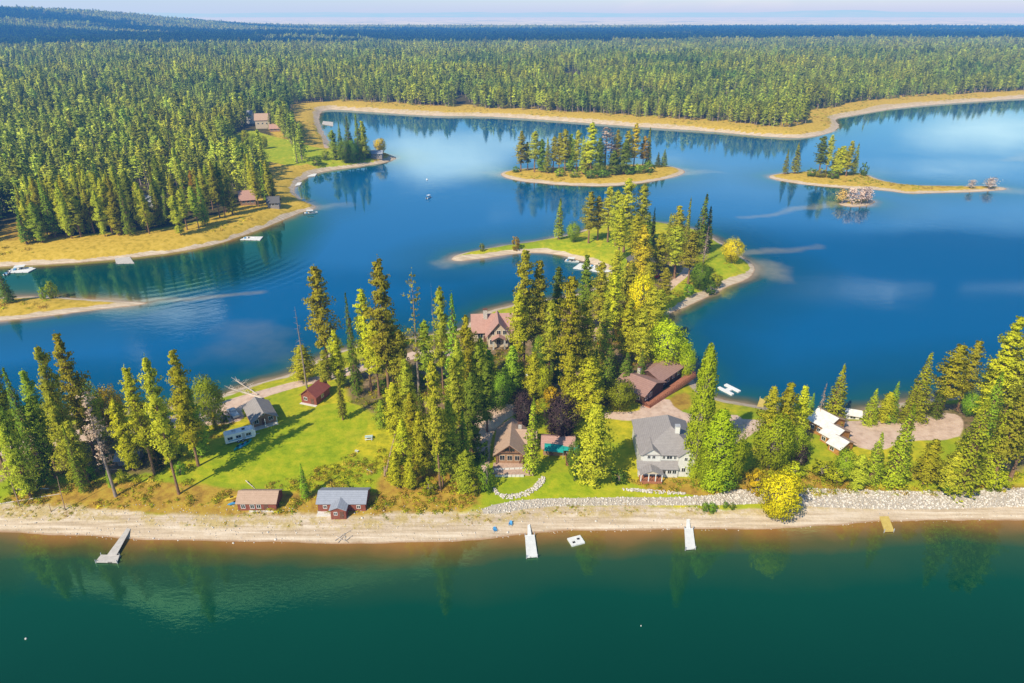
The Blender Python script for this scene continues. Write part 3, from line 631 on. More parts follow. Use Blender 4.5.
# ---------------------------------------------------------------- hand-placed trees: (kind, tip x, tip y, foot row, width px, tint, words)
YEL=(1.5,1.25,.6); BRT=(1.15,1.1,.7); DRK=(.52,.66,.8); OLV=(1.04,.97,.9); GRN=(.80,1.0,.95); BLU=(.6,.8,1.1); GLD=(2.0,1.15,.5); BRN=(1.3,.85,.8); PLUM=(.30,.16,2.2); N0=(1,1,1)
AREAS = [
('among the pines on the left bank', [
 ('pine',-14,362,474,32,N0),('fir',3,366,482,30,DRK),('pine',22,371,468,30,GRN),('pine',35,347,476,32,N0),('pine',57,335,456,36,OLV),('fullpine',48,392,485,28,N0),
 ('broad',78,381,440,34,YEL),('broad',104,386,432,32,GLD),('pine',68,420,486,26,N0),('pine',125,366,474,32,BRT),('fullpine',113,400,470,28,BRT),
 ('pine',143,356,494,32,OLV),('pine',171,351,466,34,BRT),('fullpine',184,384,457,30,GRN),('broad',203,376,424,34,BRT),('slimfir',212,411,430,8,YEL),
 ('fir',150,437,470,20,(.25,.3,.4)),('fullpine',-6,400,498,34,N0),('pine',28,400,478,26,GRN),('fir',62,425,492,18,GRN),  # the near-black fir stands in for a dark shrub and black tree shadow
 ('pine',134,398,462,26,N0),('fullpine',158,398,452,24,GRN),('pine',-30,380,480,34,N0),('pine',90,405,455,24,OLV),('fir',106,470,487,9,GRN),('pine',-22,350,440,30,N0),('pine',46,380,440,26,GRN),
 ('dying',84,393,496,32,N0),('dying',93,430,470,22,N0),('bush',30,470,488,26,GRN),('bush',85,466,480,18,GRN),('bush',9,478,494,18,BRT),('bush',120,470,482,14,BRT),('bush',197,430,446,18,YEL),('bush',172,438,458,20,BRT),('bush',222,412,422,14,GRN),('bush',178,462,474,16,GRN)]),
('in the open meadow beside the grey-roofed cottage', [('fir',300,463,498,13,(.8,1.12,.8)),('slimfir',337,372,420,13,N0)]),
('along the meadow near the red-brown cabin', [
 ('pine',315,266,380,32,OLV),('snag',295,307,388,16,N0),('fullpine',299,345,380,27,BRT),('fir',345,291,396,16,DRK),('fullpine',333,330,388,18,BRT),
 ('pine',361,290,392,26,BRT),('pine',377,258,398,34,OLV),('sparsepine',411,271,396,24,OLV),('snag',431,283,402,6,N0),('pine',438,287,400,22,N0),
 ('fir',451,293,405,28,GRN),('pine',322,350,392,18,N0),('slimfir',337,338,384,12,GRN),('pine',372,320,396,26,BRT),('pine',387,310,392,26,BRT),('fullpine',398,330,398,24,N0),('pine',424,320,394,22,GRN),('bush',383,380,392,18,DRK),('bush',410,392,402,16,YEL)]),
('in the dense grove above the south bank', [
 ('pine',433,360,490,30,OLV),('fullpine',392,382,437,30,BRT),('fullpine',380,400,428,20,GRN),('pine',409,392,466,26,BRT),('fullpine',418,412,478,26,BRT),('pine',400,420,480,26,BRT),
 ('fullpine',447,400,478,30,N0),('fullpine',465,450,492,28,(.9,1,.9)),('pine',405,360,440,26,N0),('fir',420,385,452,22,DRK),('pine',452,358,450,30,N0),
 ('fullpine',470,372,452,28,DRK),('pine',486,362,432,28,DRK),('fir',462,410,470,24,GRN),('fullpine',394,452,488,22,BRT),('fullpine',409,458,490,18,BRT),('pine',440,430,486,22,GRN),
 ('bush',486,462,490,22,GRN),('bush',474,478,494,18,YEL),('bush',428,478,494,18,YEL),('bush',480,440,462,22,DRK),('bush',466,470,484,18,DRK),('broad',500,372,410,28,GRN),('fullpine',478,345,412,26,GRN),('pine',496,366,405,22,N0)]),
('around the large red-roofed house in the middle', [
 ('fullpine',466,316,405,28,BRT),('fullpine',480,338,400,26,BRT),('pine',456,340,420,24,N0),('fullpine',489,350,392,22,GRN),('pine',525,248,372,34,OLV),('pine',540,262,368,32,OLV),('pine',519,290,378,26,BRT),
 ('pine',558,268,352,26,DRK),('pine',574,276,404,40,BRT),('pine',590,300,396,30,N0),('pine',551,300,386,26,N0),('fullpine',512,346,394,24,GRN),('fullpine',533,352,398,24,BRT),('broad',544,366,398,22,YEL),
 ('pine',604,262,340,26,OLV),('pine',616,272,352,26,BRT),('pine',588,256,330,24,DRK),('fullpine',570,350,408,24,BRT),('fir',556,330,380,24,DRK),('broad',520,360,388,14,YEL),('broad',540,335,378,20,GRN),('pine',606,300,372,26,N0),('slimfir',532,397,475,26,(1.2,1.2,1.0))]),
('between the brown lodge and the tan cottage', [
 ('fullpine',591,358,416,38,BRT),('fullpine',595,404,484,42,(1.05,1.0,.9)),('broad',622,380,410,32,BRT),('bush',613,385,404,20,GLD),('broad',562,396,442,34,PLUM),('broad',524,392,432,22,PLUM),('bush',552,386,404,18,GLD),
 ('broad',577,440,480,18,DRK),('bush',620,470,482,18,DRK),('broad',670,320,373,42,(1.7,1.6,.6)),('broad',689,342,379,18,(1.7,1.6,.6)),('pine',645,310,378,26,OLV),('fir',610,345,390,26,DRK),('fir',628,352,388,24,DRK),('fir',596,350,384,22,DRK),('fir',643,350,385,16,BLU),
 ('pine',655,288,360,26,OLV),('pine',630,300,366,26,BRT)]),
('on the east side of the grey house', [
 ('poplar',712,344,476,24,(1.2,1.1,.6)),('poplar',724,410,488,32,(1.25,1.2,.5)),('broad',738,428,486,28,(1.2,1.1,.5)),('broad',711,442,489,22,(1.15,1.1,.5)),('bush',728,466,490,26,GRN)]),
('on the gravel bank beside the grey house', [
 ('broad',787,471,518,43,(2.5,1.75,.4)),('bush',706,502,511,8,GRN),('bush',713,502,512,9,GRN),('bush',726,501,508,5,GRN),('bush',733,502,509,6,GRN),('bush',760,470,492,22,GLD)]),
('around the white-roofed cabin', [
 ('pine',776,387,462,26,BRT),('fullpine',793,383,456,24,BRT),('pine',805,386,446,24,BRT),('broad',779,414,468,40,(1.5,1.5,.8)),('broad',799,425,460,26,(1.4,1.35,.8)),('fir',814,392,424,12,GRN),('reddead',826,383,426,11,N0),('fir',845,364,426,30,(1.2,1.15,.8)),
 ('bush',804,445,466,14,PLUM),('bush',797,462,478,24,YEL),('broad',849,450,480,22,BRT),('fullpine',865,455,490,20,N0),('fir',883,432,484,24,(1.1,1.1,.8)),('bush',825,462,476,26,YEL),('bush',838,468,482,22,YEL)]),
('in the row along the right-hand lakeside', [
 ('fir',877,388,424,20,BRT),('fullpine',891,392,422,20,BRT),('fir',899,381,422,18,GRN),('fir',917,385,424,20,BRT),('fir',932,352,420,32,(1.15,1.1,.8)),('fir',946,380,418,18,DRK),('pine',962,344,416,34,BRT),('pine',980,340,410,24,OLV),
 ('pine',1001,358,408,28,N0),('pine',1020,318,416,34,BRT),('fullpine',995,385,420,30,BRT),('pine',1036,330,418,34,N0),('broad',975,392,416,18,GRN),('pine',1014,352,400,26,OLV),('pine',1070,335,416,32,N0),('fir',1100,360,430,28,BRT),('pine',1130,340,420,32,OLV),('fullpine',1085,385,450,30,BRT),('pine',1120,380,470,32,N0),('fir',1165,350,450,30,GRN)]),
('in front of the gravel court', [
 ('fir',914,404,484,34,(1.1,1.1,.75)),('fullpine',937,440,484,24,BRT),('fullpine',960,452,492,28,(1.0,.9,.9)),('fir',990,398,492,46,(1.1,1.1,.75)),('fullpine',975,430,482,28,BRT),('fir',1012,405,482,34,BRT),('pine',1030,380,486,36,N0),('bush',951,476,491,24,DRK),
 ('bush',1000,470,488,26,YEL),('pine',1052,370,480,36,N0),('fir',1006,372,450,34,GRN)]),
('on the long point', [
 ('slimfir',560,198,239,14,N0),('broad',574,222,242,14,N0),('pine',591,191,243,18,OLV),('pine',600,196,240,16,OLV),('pine',611,186,242,18,OLV),('pine',619,190,246,20,N0),('pine',629,178,252,24,OLV),('pine',644,184,250,20,N0),('slimfir',650,212,250,14,GRN),('pine',637,214,268,22,BRT),
 ('fullpine',646,225,285,26,(1.3,1.05,.7)),('pine',661,232,278,22,BRT),('pine',622,208,262,20,BRT),('fir',655,207,246,9,DRK),('slimfir',672,213,250,12,BRT),('pine',681,206,258,20,OLV),('slimfir',691,197,260,11,OLV),('pine',680,226,278,26,N0),('pine',694,232,284,24,OLV),
 ('slimfir',706,193,254,20,GRN),('slimfir',712,206,252,14,DRK),('reddead',708,226,263,11,N0),('broad',735,238,263,21,(2.5,1.6,.6)),('broad',703,262,290,20,(.7,.95,.7)),('bush',690,284,296,12,GRN),('bush',718,274,287,12,YEL),('bush',712,282,294,12,DRK),
 ('broad',644,274,326,28,(2.3,1.5,.35)),('pine',617,250,318,24,OLV),('pine',668,268,312,20,OLV),('pine',632,262,316,20,N0),('bush',516,236,250,9,GLD),('bush',482,243,251,6,OLV),('broad',626,300,345,26,GLD),('pine',660,290,345,26,OLV),('pine',650,262,300,18,OLV)]),
('on the far left point beside the inlet', [('fir',338,121,158,9,GRN),('fir',346,115,159,13,BLU),('fir',355,113,160,12,GRN),('fullpine',361,121,160,11,N0),('broad',343,138,163,14,GRN),('fullpine',332,130,160,10,GRN),('broad',352,140,163,12,DRK),('broad',379,138,154,12,GLD),('bush',325,150,160,10,BRT),('bush',316,156,165,12,GRN),('bush',368,150,158,7,GRN),('broad',244,130,147,9,YEL),('broad',252,134,148,10,BRT),('broad',262,136,149,9,YEL)]),
('on the low left spit', [('bush',48,281,297,12,BRT),('bush',40,287,298,8,BRT),('fir',-2,270,302,18,DRK)]),
]
ordn = ['first','second','third','fourth','fifth','sixth','seventh','eighth','ninth','tenth','11th','12th','13th','14th','15th','16th','17th','18th','19th','20th','21st','22nd','23rd','24th','25th','26th','27th','28th','29th','30th','31st','32nd']
DESC = {'fir':'cone-shaped fir','slimfir':'slender upright fir','pine':'tall pine','fullpine':'bushy pine','sparsepine':'thin tall pine with gaps in its crown','dying':'half-bare grey pine','reddead':'dead reddish-brown fir','broad':'round leafy tree','bush':'low bush','poplar':'columnar bright green poplar','snag':'bare dead trunk','twiggy':'bare pale bush'}
TW = {YEL:'yellowish ',DRK:'dark ',GLD:'golden ',PLUM:'purple ',BRT:'light green ',OLV:'olive ',GRN:'deep green ',BLU:'blue-green '}
def plant_areas():
    for area, lst in AREAS:
        keyed = {}
        for t in lst:
            d = TW.get(t[5], '')+DESC[t[0]]
            if t[0] in ('fir', 'bush') : d = d
            keyed.setdefault(d, []).append(t)
        for d, ts in keyed.items():
            ts.sort(key=lambda t: t[1])
            k_ = .86 if any(q in area for q in ('grove', 'left bank', 'middle')) else 1.0
            for i, t in enumerate(ts):
                if len(ts) == 1: lab = d+' '+area
                else: lab = ordn[i]+' '+d+' from the left '+area
                ww = lab.split()
                if len(ww) > 16: lab = ' '.join(ww).replace(' with gaps in its crown', '').replace('the large ', 'the ').replace('columnar ', '')
                tree_px(t[0], t[1], t[2], t[3], t[4]*k_, lab, 'trees '+area, t[5])
plant_areas()
# islands -------------------------------------------------------------------------
def plant_isle(lst, area):
    lst = sorted(lst, key=lambda t: t[1]); cnt = {}
    for t in lst: cnt[DESC[t[0]]] = cnt.get(DESC[t[0]], 0)+1
    seen = {}
    for t in lst:
        d = DESC[t[0]]; i = seen.get(d, 0); seen[d] = i+1
        lab = (d+' '+area) if cnt[d] == 1 else '%s %s from the left %s' % (ordn[i], d, area)
        tree_px(t[0], t[1], t[2], t[3], t[4]*1.35, lab, 'trees '+area, t[5])
plant_isle([('pine',521,131,171,10,OLV),('pine',528,142,170,8,DRK),('pine',535,131,172,11,N0),('fullpine',542,139,172,9,DRK),('slimfir',548,137,173,8,OLV),('pine',554,136,172,9,OLV),('pine',560,133,172,10,BRT),('pine',566,129,173,10,OLV),
 ('fullpine',572,134,172,10,GRN),('pine',578,130,172,9,OLV),('slimfir',584,136,174,9,BRT),('pine',593,122,176,13,BRT),('dying',607,127,174,17,N0),('dying',612,134,172,12,N0),('fullpine',600,138,176,10,DRK),('pine',619,130,172,9,OLV),('fullpine',626,140,174,11,DRK),
 ('pine',629,130,171,10,OLV),('pine',637,123,170,10,(1.3,1.0,.8)),('pine',645,136,168,8,BRN),('slimfir',651,127,167,7,OLV),('fir',659,152,167,6,DRK),('fir',665,149,166,7,GRN),('bush',649,161,172,10,GRN),('bush',638,164,173,10,BRT),('bush',603,169,177,11,GRN),('bush',629,166,174,9,GRN),('bush',591,169,178,10,GRN),('bush',516,166,172,6,DRK),('fullpine',588,142,174,9,N0),('fullpine',615,150,175,10,DRK),('bush',560,168,176,9,BRT),('bush',575,169,177,9,BRT)], 'on the wooded oval island')
plant_isle([('slimfir',789,149,174,6,N0),('slimfir',800,143,173,9,BRT),('pine',826,136,175,11,DRK),('pine',833,135,175,8,OLV),('fullpine',845,146,175,12,BRT),('pine',853,141,176,9,BRT),('fullpine',839,148,175,8,OLV),('slimfir',860,143,174,7,N0),('bush',866,162,175,6,DRK),('bush',812,168,176,8,GRN),('bush',834,169,178,10,GRN),('bush',822,168,177,8,YEL)], 'on the low right-hand island')
for x, y_, by, w_ , s in ((973,180,188.5,10,'smaller'),(992,178,189,15,'larger')):
    tree_px('twiggy', x, y_, by, w_, s+' bare whitish bush at the tip of the right-hand island', 'bare pale bushes on the sandbars', (1.9,2.2,2.4))
for i, (x, y_, by, w_) in enumerate(((845,190,203.5,15),(855,188.5,204,16),(864,187.5,204,16),(871,188,203,13))):
    tree_px('twiggy', x, y_, by, w_, ordn[i]+' pale pinkish bare bush from the left on the tiny islet', 'bare pale bushes on the sandbars', (1.7,1.8,2.0) if i else (1.7,1.6,.6))
# forest of the north shore: nearest trees one by one, the rest as one wood ---------------
NB = 300-N_CONE-6
TREE_GAP = [zone([(238,168),(230,138),(246,126),(276,132),(294,150),(292,174),(262,170)], 4), zone([(204,118),(224,118),(226,133),(206,133)], 4), zone([(247,120),(270,120),(272,134),(247,134)], 4), zone([(300,163),(305,146),(345,152),(398,150),(398,163),(330,172)], 3),
            zone([(456,98),(466,98),(474,112),(454,112)], 4), zone([(620,60),(700,57),(700,64),(620,66)], 5), zone([(560,78),(580,78),(584,92),(566,92)], 4), zone([(905,58),(960,56),(960,61),(905,62)], 5), zone([(90,88),(108,88),(110,97),(92,97)], 4), zone([(-20,160),(12,160),(14,172),(-20,172)], 4), zone([(-20,225),(26,215),(30,250),(-20,262)], 4), zone([(234,204),(256,204),(262,228),(238,230)], 4), zone([(132,205),(152,205),(158,226),(136,230)], 4), zone([(316,112),(338,112),(334,156),(316,152)], 3)]
def scatter(n, ymin, ymax, rs, spacing_f, lat=1.0):
    """jittered points over the view fan"""
    out = []
    y = ymin
    while y < ymax:
        st = spacing_f(y); half = (y*.80+60)*lat
        m = int(2*half/st)
        xs = (np.arange(m)+.5)/m*2*half-half+rs.uniform(-.48, .48, m)*st
        ysr = y+rs.uniform(-.5, .5, m)*st
        out.append(np.stack([xs, ysr], 1)); y += st
    return np.concatenate(out)
rs = np.random.RandomState(5)
PT = scatter(0, 240, 6200, rs, lambda y: 5.2 if y < 700 else 5.8 if y < 1500 else 8.5 if y < 3000 else 13.0)
pd, pw = shore(PT[:, 0], PT[:, 1])
kx, ky = PT[:, 0], PT[:, 1]
edge = 14+np.clip(ky-350, 0, 500)*.045+(fbm(kx, ky, 60, 91)-.5)*22
ok = (pw == 2) & (pd > np.maximum(edge, 6)) 
ok &= zmask(TREE_GAP, .1, kx, ky) < .5
# glades
gl = fbm(kx, ky, 120, 95); gl2 = fbm(kx, ky, 42, 97); ok &= ~((gl > .64) & (rs.rand(len(kx)) < .8)); ok &= ~((gl2 > .66) & (rs.rand(len(kx)) < .75)); ok &= rs.rand(len(kx)) > np.where(ky < 450, .10, .16)
PT = PT[ok]; order = np.argsort(np.hypot(PT[:, 0], PT[:, 1])); PT = PT[order]
# seen from the camera at all (inside the frame, with margin)?
infr = np.abs(PT[:, 0]) < (PT[:, 1]*.905+42)*.84
near = PT[infr][:NB]; nearset = set(map(tuple, near.tolist()))
gn = 'pines and firs along the edge of the forest on the left shore'
dets = ['olive pine with a bare lower trunk', 'bushy green pine', 'dark green fir', 'light green slim fir']
near_s = sorted(near.tolist(), key=lambda p: p[0]/p[1])
for i, (x, y) in enumerate(near_s):
    k = random.choices(['pine', 'fullpine', 'fir', 'slimfir'], [5, 3, 2.2, 1.5])[0]
    tint = random.choice([N0, OLV, OLV, BRT, GRN, DRK, BRN if random.random() < .2 else N0])
    plant(k, x, y, random.uniform(16, 29), random.uniform(2.4, 3.8), '%s in the dense forest on the left shore' % dets[['pine', 'fullpine', 'fir', 'slimfir'].index(k)], 'dense forest trees, '+k.replace('fullpine', 'bushy pine').replace('slimfir', 'slim fir'), tint)
rest = np.array([p for p in PT.tolist() if tuple(p) not in nearset])
# low-poly wood
fc = bpy.data.collections.new('forest_tree_kinds')
rf = np.random.RandomState(9)
for k in range(12):
    kd = ['fir', 'round', 'fir', 'pine', 'round', 'fir', 'round', 'pine', 'fir', 'sparse', 'round', 'round'][k]
    t, c = conifer(22*rf.uniform(.8, 1.12), rf.uniform(2.8, 4.3), .08 if kd == 'fir' else rf.uniform(.12, .34), rf, kd, .85, .95)
    v, f = join([(t[0][:63], t[1][:48] if len(t[1]) > 48 else t[1]), c]) if False else join([tube([(0,0,-1),(0,0,10),(0,0,20)], [.36,.26,.05], 5), c])
    mi = np.array([1]*10+[0]*(len(f)-10))
    m_ = mesh_np('forest_conifer', v, f, [M_FAR, M_GBARK], mi); crown_normals(m_, v, f, 10)
    fc.objects.link(bpy.data.objects.new('forest_conifer', m_))
def instancer(name, pts, zs, scales, coll, rs, label, mat=None, tilt=0.0, kind='stuff'):
    n = len(pts)
    me = bpy.data.meshes.new(name); me.vertices.add(n)
    me.vertices.foreach_set('co', np.concatenate([pts, np.asarray(zs)[:, None]], 1).astype(np.float32).ravel())
    a = me.attributes.new('s', 'FLOAT_VECTOR', 'POINT'); a.data.foreach_set('vector', np.asarray(scales, np.float32).ravel())
    rot = np.zeros((n, 3), np.float32); rot[:, 2] = rs.uniform(0, 6.28, n); rot[:, :2] = rs.normal(size=(n, 2))*tilt
    a = me.attributes.new('r', 'FLOAT_VECTOR', 'POINT'); a.data.foreach_set('vector', rot.ravel())
    a = me.attributes.new('k', 'INT', 'POINT'); a.data.foreach_set('value', rs.randint(0, len(coll.objects), n).astype(np.int32))
    o = new_obj(name, me); tag(o, label, kind=kind)
    ng = bpy.data.node_groups.new(name+'_scatter', 'GeometryNodeTree')
    ng.interface.new_socket('Geometry', in_out='INPUT', socket_type='NodeSocketGeometry'); ng.interface.new_socket('Geometry', in_out='OUTPUT', socket_type='NodeSocketGeometry')
    N = ng.nodes.new; L = ng.links.new
    gi = N('NodeGroupInput'); go = N('NodeGroupOutput'); ip = N('GeometryNodeInstanceOnPoints'); ci = N('GeometryNodeCollectionInfo')
    ci.inputs['Collection'].default_value = coll; ci.inputs['Separate Children'].default_value = True; ci.inputs['Reset Children'].default_value = True
    def na(nm, ty):
        q = N('GeometryNodeInputNamedAttribute'); q.data_type = ty; q.inputs['Name'].default_value = nm; return q.outputs[0]
    L(gi.outputs[0], ip.inputs['Points']); L(ci.outputs[0], ip.inputs['Instance']); ip.inputs['Pick Instance'].default_value = True
    L(na('k', 'INT'), ip.inputs['Instance Index']); L(na('s', 'FLOAT_VECTOR'), ip.inputs['Scale'])
    e2r = N('FunctionNodeEulerToRotation'); L(na('r', 'FLOAT_VECTOR'), e2r.inputs[0]); L(e2r.outputs[0], ip.inputs['Rotation'])
    L(ip.outputs[0], go.inputs[0])
    md = o.modifiers.new('scatter', 'NODES'); md.node_group = ng
    return o
sc_ = (.70+.42*fbm(rest[:, 0], rest[:, 1], 110, 99))*rf.uniform(.72, 1.12, len(rest))+(rf.rand(len(rest)) < .12)*.28; wd_ = sc_*rf.uniform(1.0, 1.5, len(rest))*np.where(rest[:, 1] > 1500, 1.35, 1)*np.where(rest[:, 1] > 3000, 1.4, 1)
instancer('distant_forest', rest, height(rest[:, 0], rest[:, 1])-.3, np.stack([wd_, wd_, sc_], 1), fc, rf, 'dense conifer forest reaching back from the far shores to the horizon')
print('forest', len(rest), 'near', len(near), 'cone', N_CONE)
# clouds above the valley, out of frame; their shadows darken the far woods ---------------
nC_ = NT('cloud_white'); CM = nC_.done(nC_.bsdf((.85,.87,.9), 1, 0))
def cloud(x, y, rx, ry, sh=1):
    rc = np.random.RandomState(int(abs(x)+abs(y))); V, F = [], []
    parts = []
    for k in range(9):
        a = rc.uniform(0, 6.28); q = rc.uniform(0, .62); cx, cy = rx*q*math.cos(a), ry*q*math.sin(a); r = rc.uniform(.42, .62)
        nu, nv = 14, 8; vv = []
        for i in range(nv+1):
            for j in range(nu):
                th = math.pi*i/nv; ph = 2*math.pi*j/nu
                s = 1+.12*math.sin(3*ph+k)+.08*math.sin(5*ph*1+th*4)
                vv.append((cx+rx*r*s*math.sin(th)*math.cos(ph), cy+ry*r*s*math.sin(th)*math.sin(ph), max(math.cos(th), -.25)*170*r*1.5))
        ff = [(i*nu+j, i*nu+(j+1) % nu, (i+1)*nu+(j+1) % nu, (i+1)*nu+j) for i in range(nv) for j in range(nu)]
        parts.append((np.array(vv, float), np.array(ff)))
    v, f = join(parts)
    o = new_obj('cloud', mesh_np('cloud', v, f, [CM], smooth=True)); o.location = (x-860, y-1100, 1300)
    tag(o, kind='structure', label='white cloud drifting high over the lake')
for c in ((-1500,2500,1300,520),(-3600,2900,1500,800),(300,3100,1300,620),(2000,3450,1200,750),(-800,3400,1200,500),(3600,3900,1500,900),(900,4300,2200,600),(-2400,3400,900,400),(3200,5200,2500,700),(-600,4700,1500,350)):
    cloud(*c)
# ---------------------------------------------------------------- building kit
class MB:
    def __init__(s): s.v = []; s.f = []
    def quad(s, *p):
        n = len(s.v); s.v += [tuple(q) for q in p]; s.f.append(tuple(range(n, n+len(p))))
    def box(s, x0, x1, y0, y1, z0, z1):
        n = len(s.v); s.v += [(x, y, z) for z in (z0, z1) for y in (y0, y1) for x in (x0, x1)]
        s.f += [tuple(n+i for i in q) for q in ((0,2,3,1),(4,5,7,6),(0,1,5,4),(2,6,7,3),(0,4,6,2),(1,3,7,5))]
    def slab(s, pts, t):
        """thick plate: polygon pts pushed down by t"""
        n = len(s.v); k = len(pts); s.v += [tuple(p) for p in pts]+[(p[0], p[1], p[2]-t) for p in pts]
        s.f.append(tuple(range(n, n+k))); s.f.append(tuple(range(n+2*k-1, n+k-1, -1)))
        for i in range(k): j = (i+1) % k; s.f.append((n+i, n+k+i, n+k+j, n+j))
    def beam(s, a, b, r):
        v, f = tube([a, ((a[0]+b[0])/2, (a[1]+b[1])/2, (a[2]+b[2])/2), b], [r]*3, 5)
        n = len(s.v); s.v += [tuple(q) for q in v]; s.f += [tuple(n+i for i in q) for q in f]
    def build(s, name, mat, parent=None):
        me = bpy.data.meshes.new(name); me.from_pydata(s.v, [], s.f); me.materials.append(mat); me.update()
        return new_obj(name, me, parent)
def boards(name, c1, c2, axis=2, freq=5.0, rough=.8):
    n = NT(name); p = n.objco(); sp = n.n('ShaderNodeSeparateXYZ', i_0=p)
    w1 = n.math('FRACT', n.math('MULTIPLY', sp.outputs[axis], freq)); ln = n.math('GREATER_THAN', w1, .88)
    c = n.ramp(n.noise(1.3, 5, .65, p), [(.3, c1), (.7, c2)])
    c = n.mix(c, tuple(x*.45 for x in c1), ln)
    return n.done(n.bsdf(c, rough, .2))
def shingle(name, c1, c2):
    n = NT(name); p = n.objco(); sp = n.n('ShaderNodeSeparateXYZ', i_0=p)
    w1 = n.math('FRACT', n.math('MULTIPLY', sp.outputs[2], 4.5)); ln = n.math('GREATER_THAN', w1, .82)
    c = n.ramp(n.noise(1.1, 6, .75, p), [(.28, c1), (.72, c2)])
    c = n.mix(c, tuple(x*.6 for x in c1), n.math('MULTIPLY', ln, .6))
    c = n.mix(c, n.ramp(n.noise(7, 3, .6, p), [(.3, tuple(x*.75 for x in c1)), (.7, c2)]), .4)
    return n.done(n.bsdf(c, .9, .15))
B_WHITE = boards('white_siding', (.66,.64,.60), (.80,.78,.73)); B_CREAM = boards('cream_siding', (.55,.44,.32), (.70,.60,.46))
B_RED = boards('red_brown_boards', (.22,.07,.045), (.36,.12,.08)); B_BROWN = boards('dark_brown_boards', (.07,.04,.03), (.14,.08,.055))
B_ORANGE = boards('orange_log_wall', (.42,.19,.05), (.60,.30,.09)); B_TAN = boards('tan_wood_wall', (.32,.18,.10), (.46,.28,.17)); B_GREY = boards('grey_boards', (.26,.23,.22), (.38,.34,.32))
S_GREY = shingle('grey_shingles', (.26,.235,.23), (.42,.385,.37)); S_TAN = shingle('tan_shingles', (.42,.28,.19), (.60,.42,.31)); S_BROWN = shingle('brown_shingles', (.30,.17,.14), (.48,.29,.24))
S_RED = shingle('red_shingles', (.26,.07,.06), (.40,.13,.10)); S_PINK = shingle('weathered_red_shingles', (.40,.22,.18), (.62,.38,.31)); S_METAL = simple('white_metal_roof', (.74,.71,.67), .5, .15, 1, .4); S_SLATE = shingle('blue_grey_shingles', (.27,.29,.34), (.42,.44,.50)); S_DARK = shingle('dark_shingles', (.10,.10,.10), (.19,.18,.18))
M_GLASS = simple('dark_window_glass', (.02,.03,.04), .08, .2, 1, 1.0); M_TRIM = simple('white_trim', (.8,.79,.76), .5, .05); M_DTRIM = simple('brown_trim', (.16,.08,.05), .7, .2)
M_DECK = boards('red_brown_deck', (.34,.13,.07), (.50,.21,.12), 0, 6); M_PALE = simple('pale_concrete', (.70,.66,.60), .8, .12, 2); M_STONE = simple('pale_stone', (.52,.49,.45), .9, .35, 2.5, .2, .6)
M_DOCK = boards('white_dock_planks', (.72,.72,.70), (.86,.86,.84), 1, 4); M_GDOCK = boards('grey_dock_planks', (.50,.46,.42), (.68,.63,.58), 1, 4); M_YDOCK = boards('yellow_dock_planks', (.58,.42,.10), (.74,.56,.16), 1, 4)
M_BLACK = simple('black_rubber', (.02,.02,.02), .7, .2); M_WHITE = simple('white_paint', (.84,.84,.84), .35, .04, 1, .5); M_TEAL = simple('teal_tarp', (.02,.33,.27), .6, .25, 1.5); M_BLUE = simple('blue_plastic', (.08,.32,.60), .4, .1, 1, .5)
M_CAR = simple('silver_blue_car_paint', (.42,.52,.60), .3, .06, 1, .8); M_REDP = simple('red_paint', (.50,.03,.02), .35, .1, 1, .6); M_STEEL = simple('grey_steel', (.45,.46,.48), .35, .1, 1, .6)
M_LOG = simple('bleached_driftwood', (.58,.50,.42), .9, .25, 2); M_DLOG = simple('weathered_fallen_trunk', (.42,.28,.19), .9, .3, 2)
def window(par, x, y, z, w, h, ax='y', frame=None, mull=1):
    """a window in a wall: centre x,y,z ; ax = the wall's normal axis; frame proud of the wall, pane in it"""
    f = MB(); t = .09; d = .06
    def bx(m, a0, a1, c0, c1, dep0, dep1):
        if ax == 'y': m.box(x+a0, x+a1, y+dep0, y+dep1, z+c0, z+c1)
        else: m.box(x+dep0, x+dep1, y+a0, y+a1, z+c0, z+c1)
    bx(f, -w/2-t, w/2+t, h/2, h/2+t, -d, d); bx(f, -w/2-t, w/2+t, -h/2-t, -h/2, -d, d)
    bx(f, -w/2-t, -w/2, -h/2, h/2, -d, d); bx(f, w/2, w/2+t, -h/2, h/2, -d, d)
    for i in range(mull): q = -w/2+w*(i+1)/(mull+1); bx(f, q-.03, q+.03, -h/2, h/2, -d*.8, d*.8)
    fr = f.build('window', frame or M_TRIM, par)
    p = MB(); bx(p, -w/2, w/2, -h/2, h/2, -d*.5, d*.5); p.build('pane', M_GLASS, fr)
    return fr
def door(par, x, y, z, w, h, ax='y', mat=None):
    f = MB(); d = .05
    if ax == 'y': f.box(x-w/2, x+w/2, y-d, y+d, z, z+h)
    else: f.box(x-d, x+d, y-w/2, y+w/2, z, z+h)
    o = f.build('door', mat or M_DTRIM, par)
    k = MB()
    if ax == 'y': k.box(x+w*.32, x+w*.42, y-d-.05, y-d, z+h*.45, z+h*.52)
    else: k.box(x-d-.05, x-d, y+w*.32, y+w*.42, z+h*.45, z+h*.52)
    k.build('handle', M_STEEL, o); return o
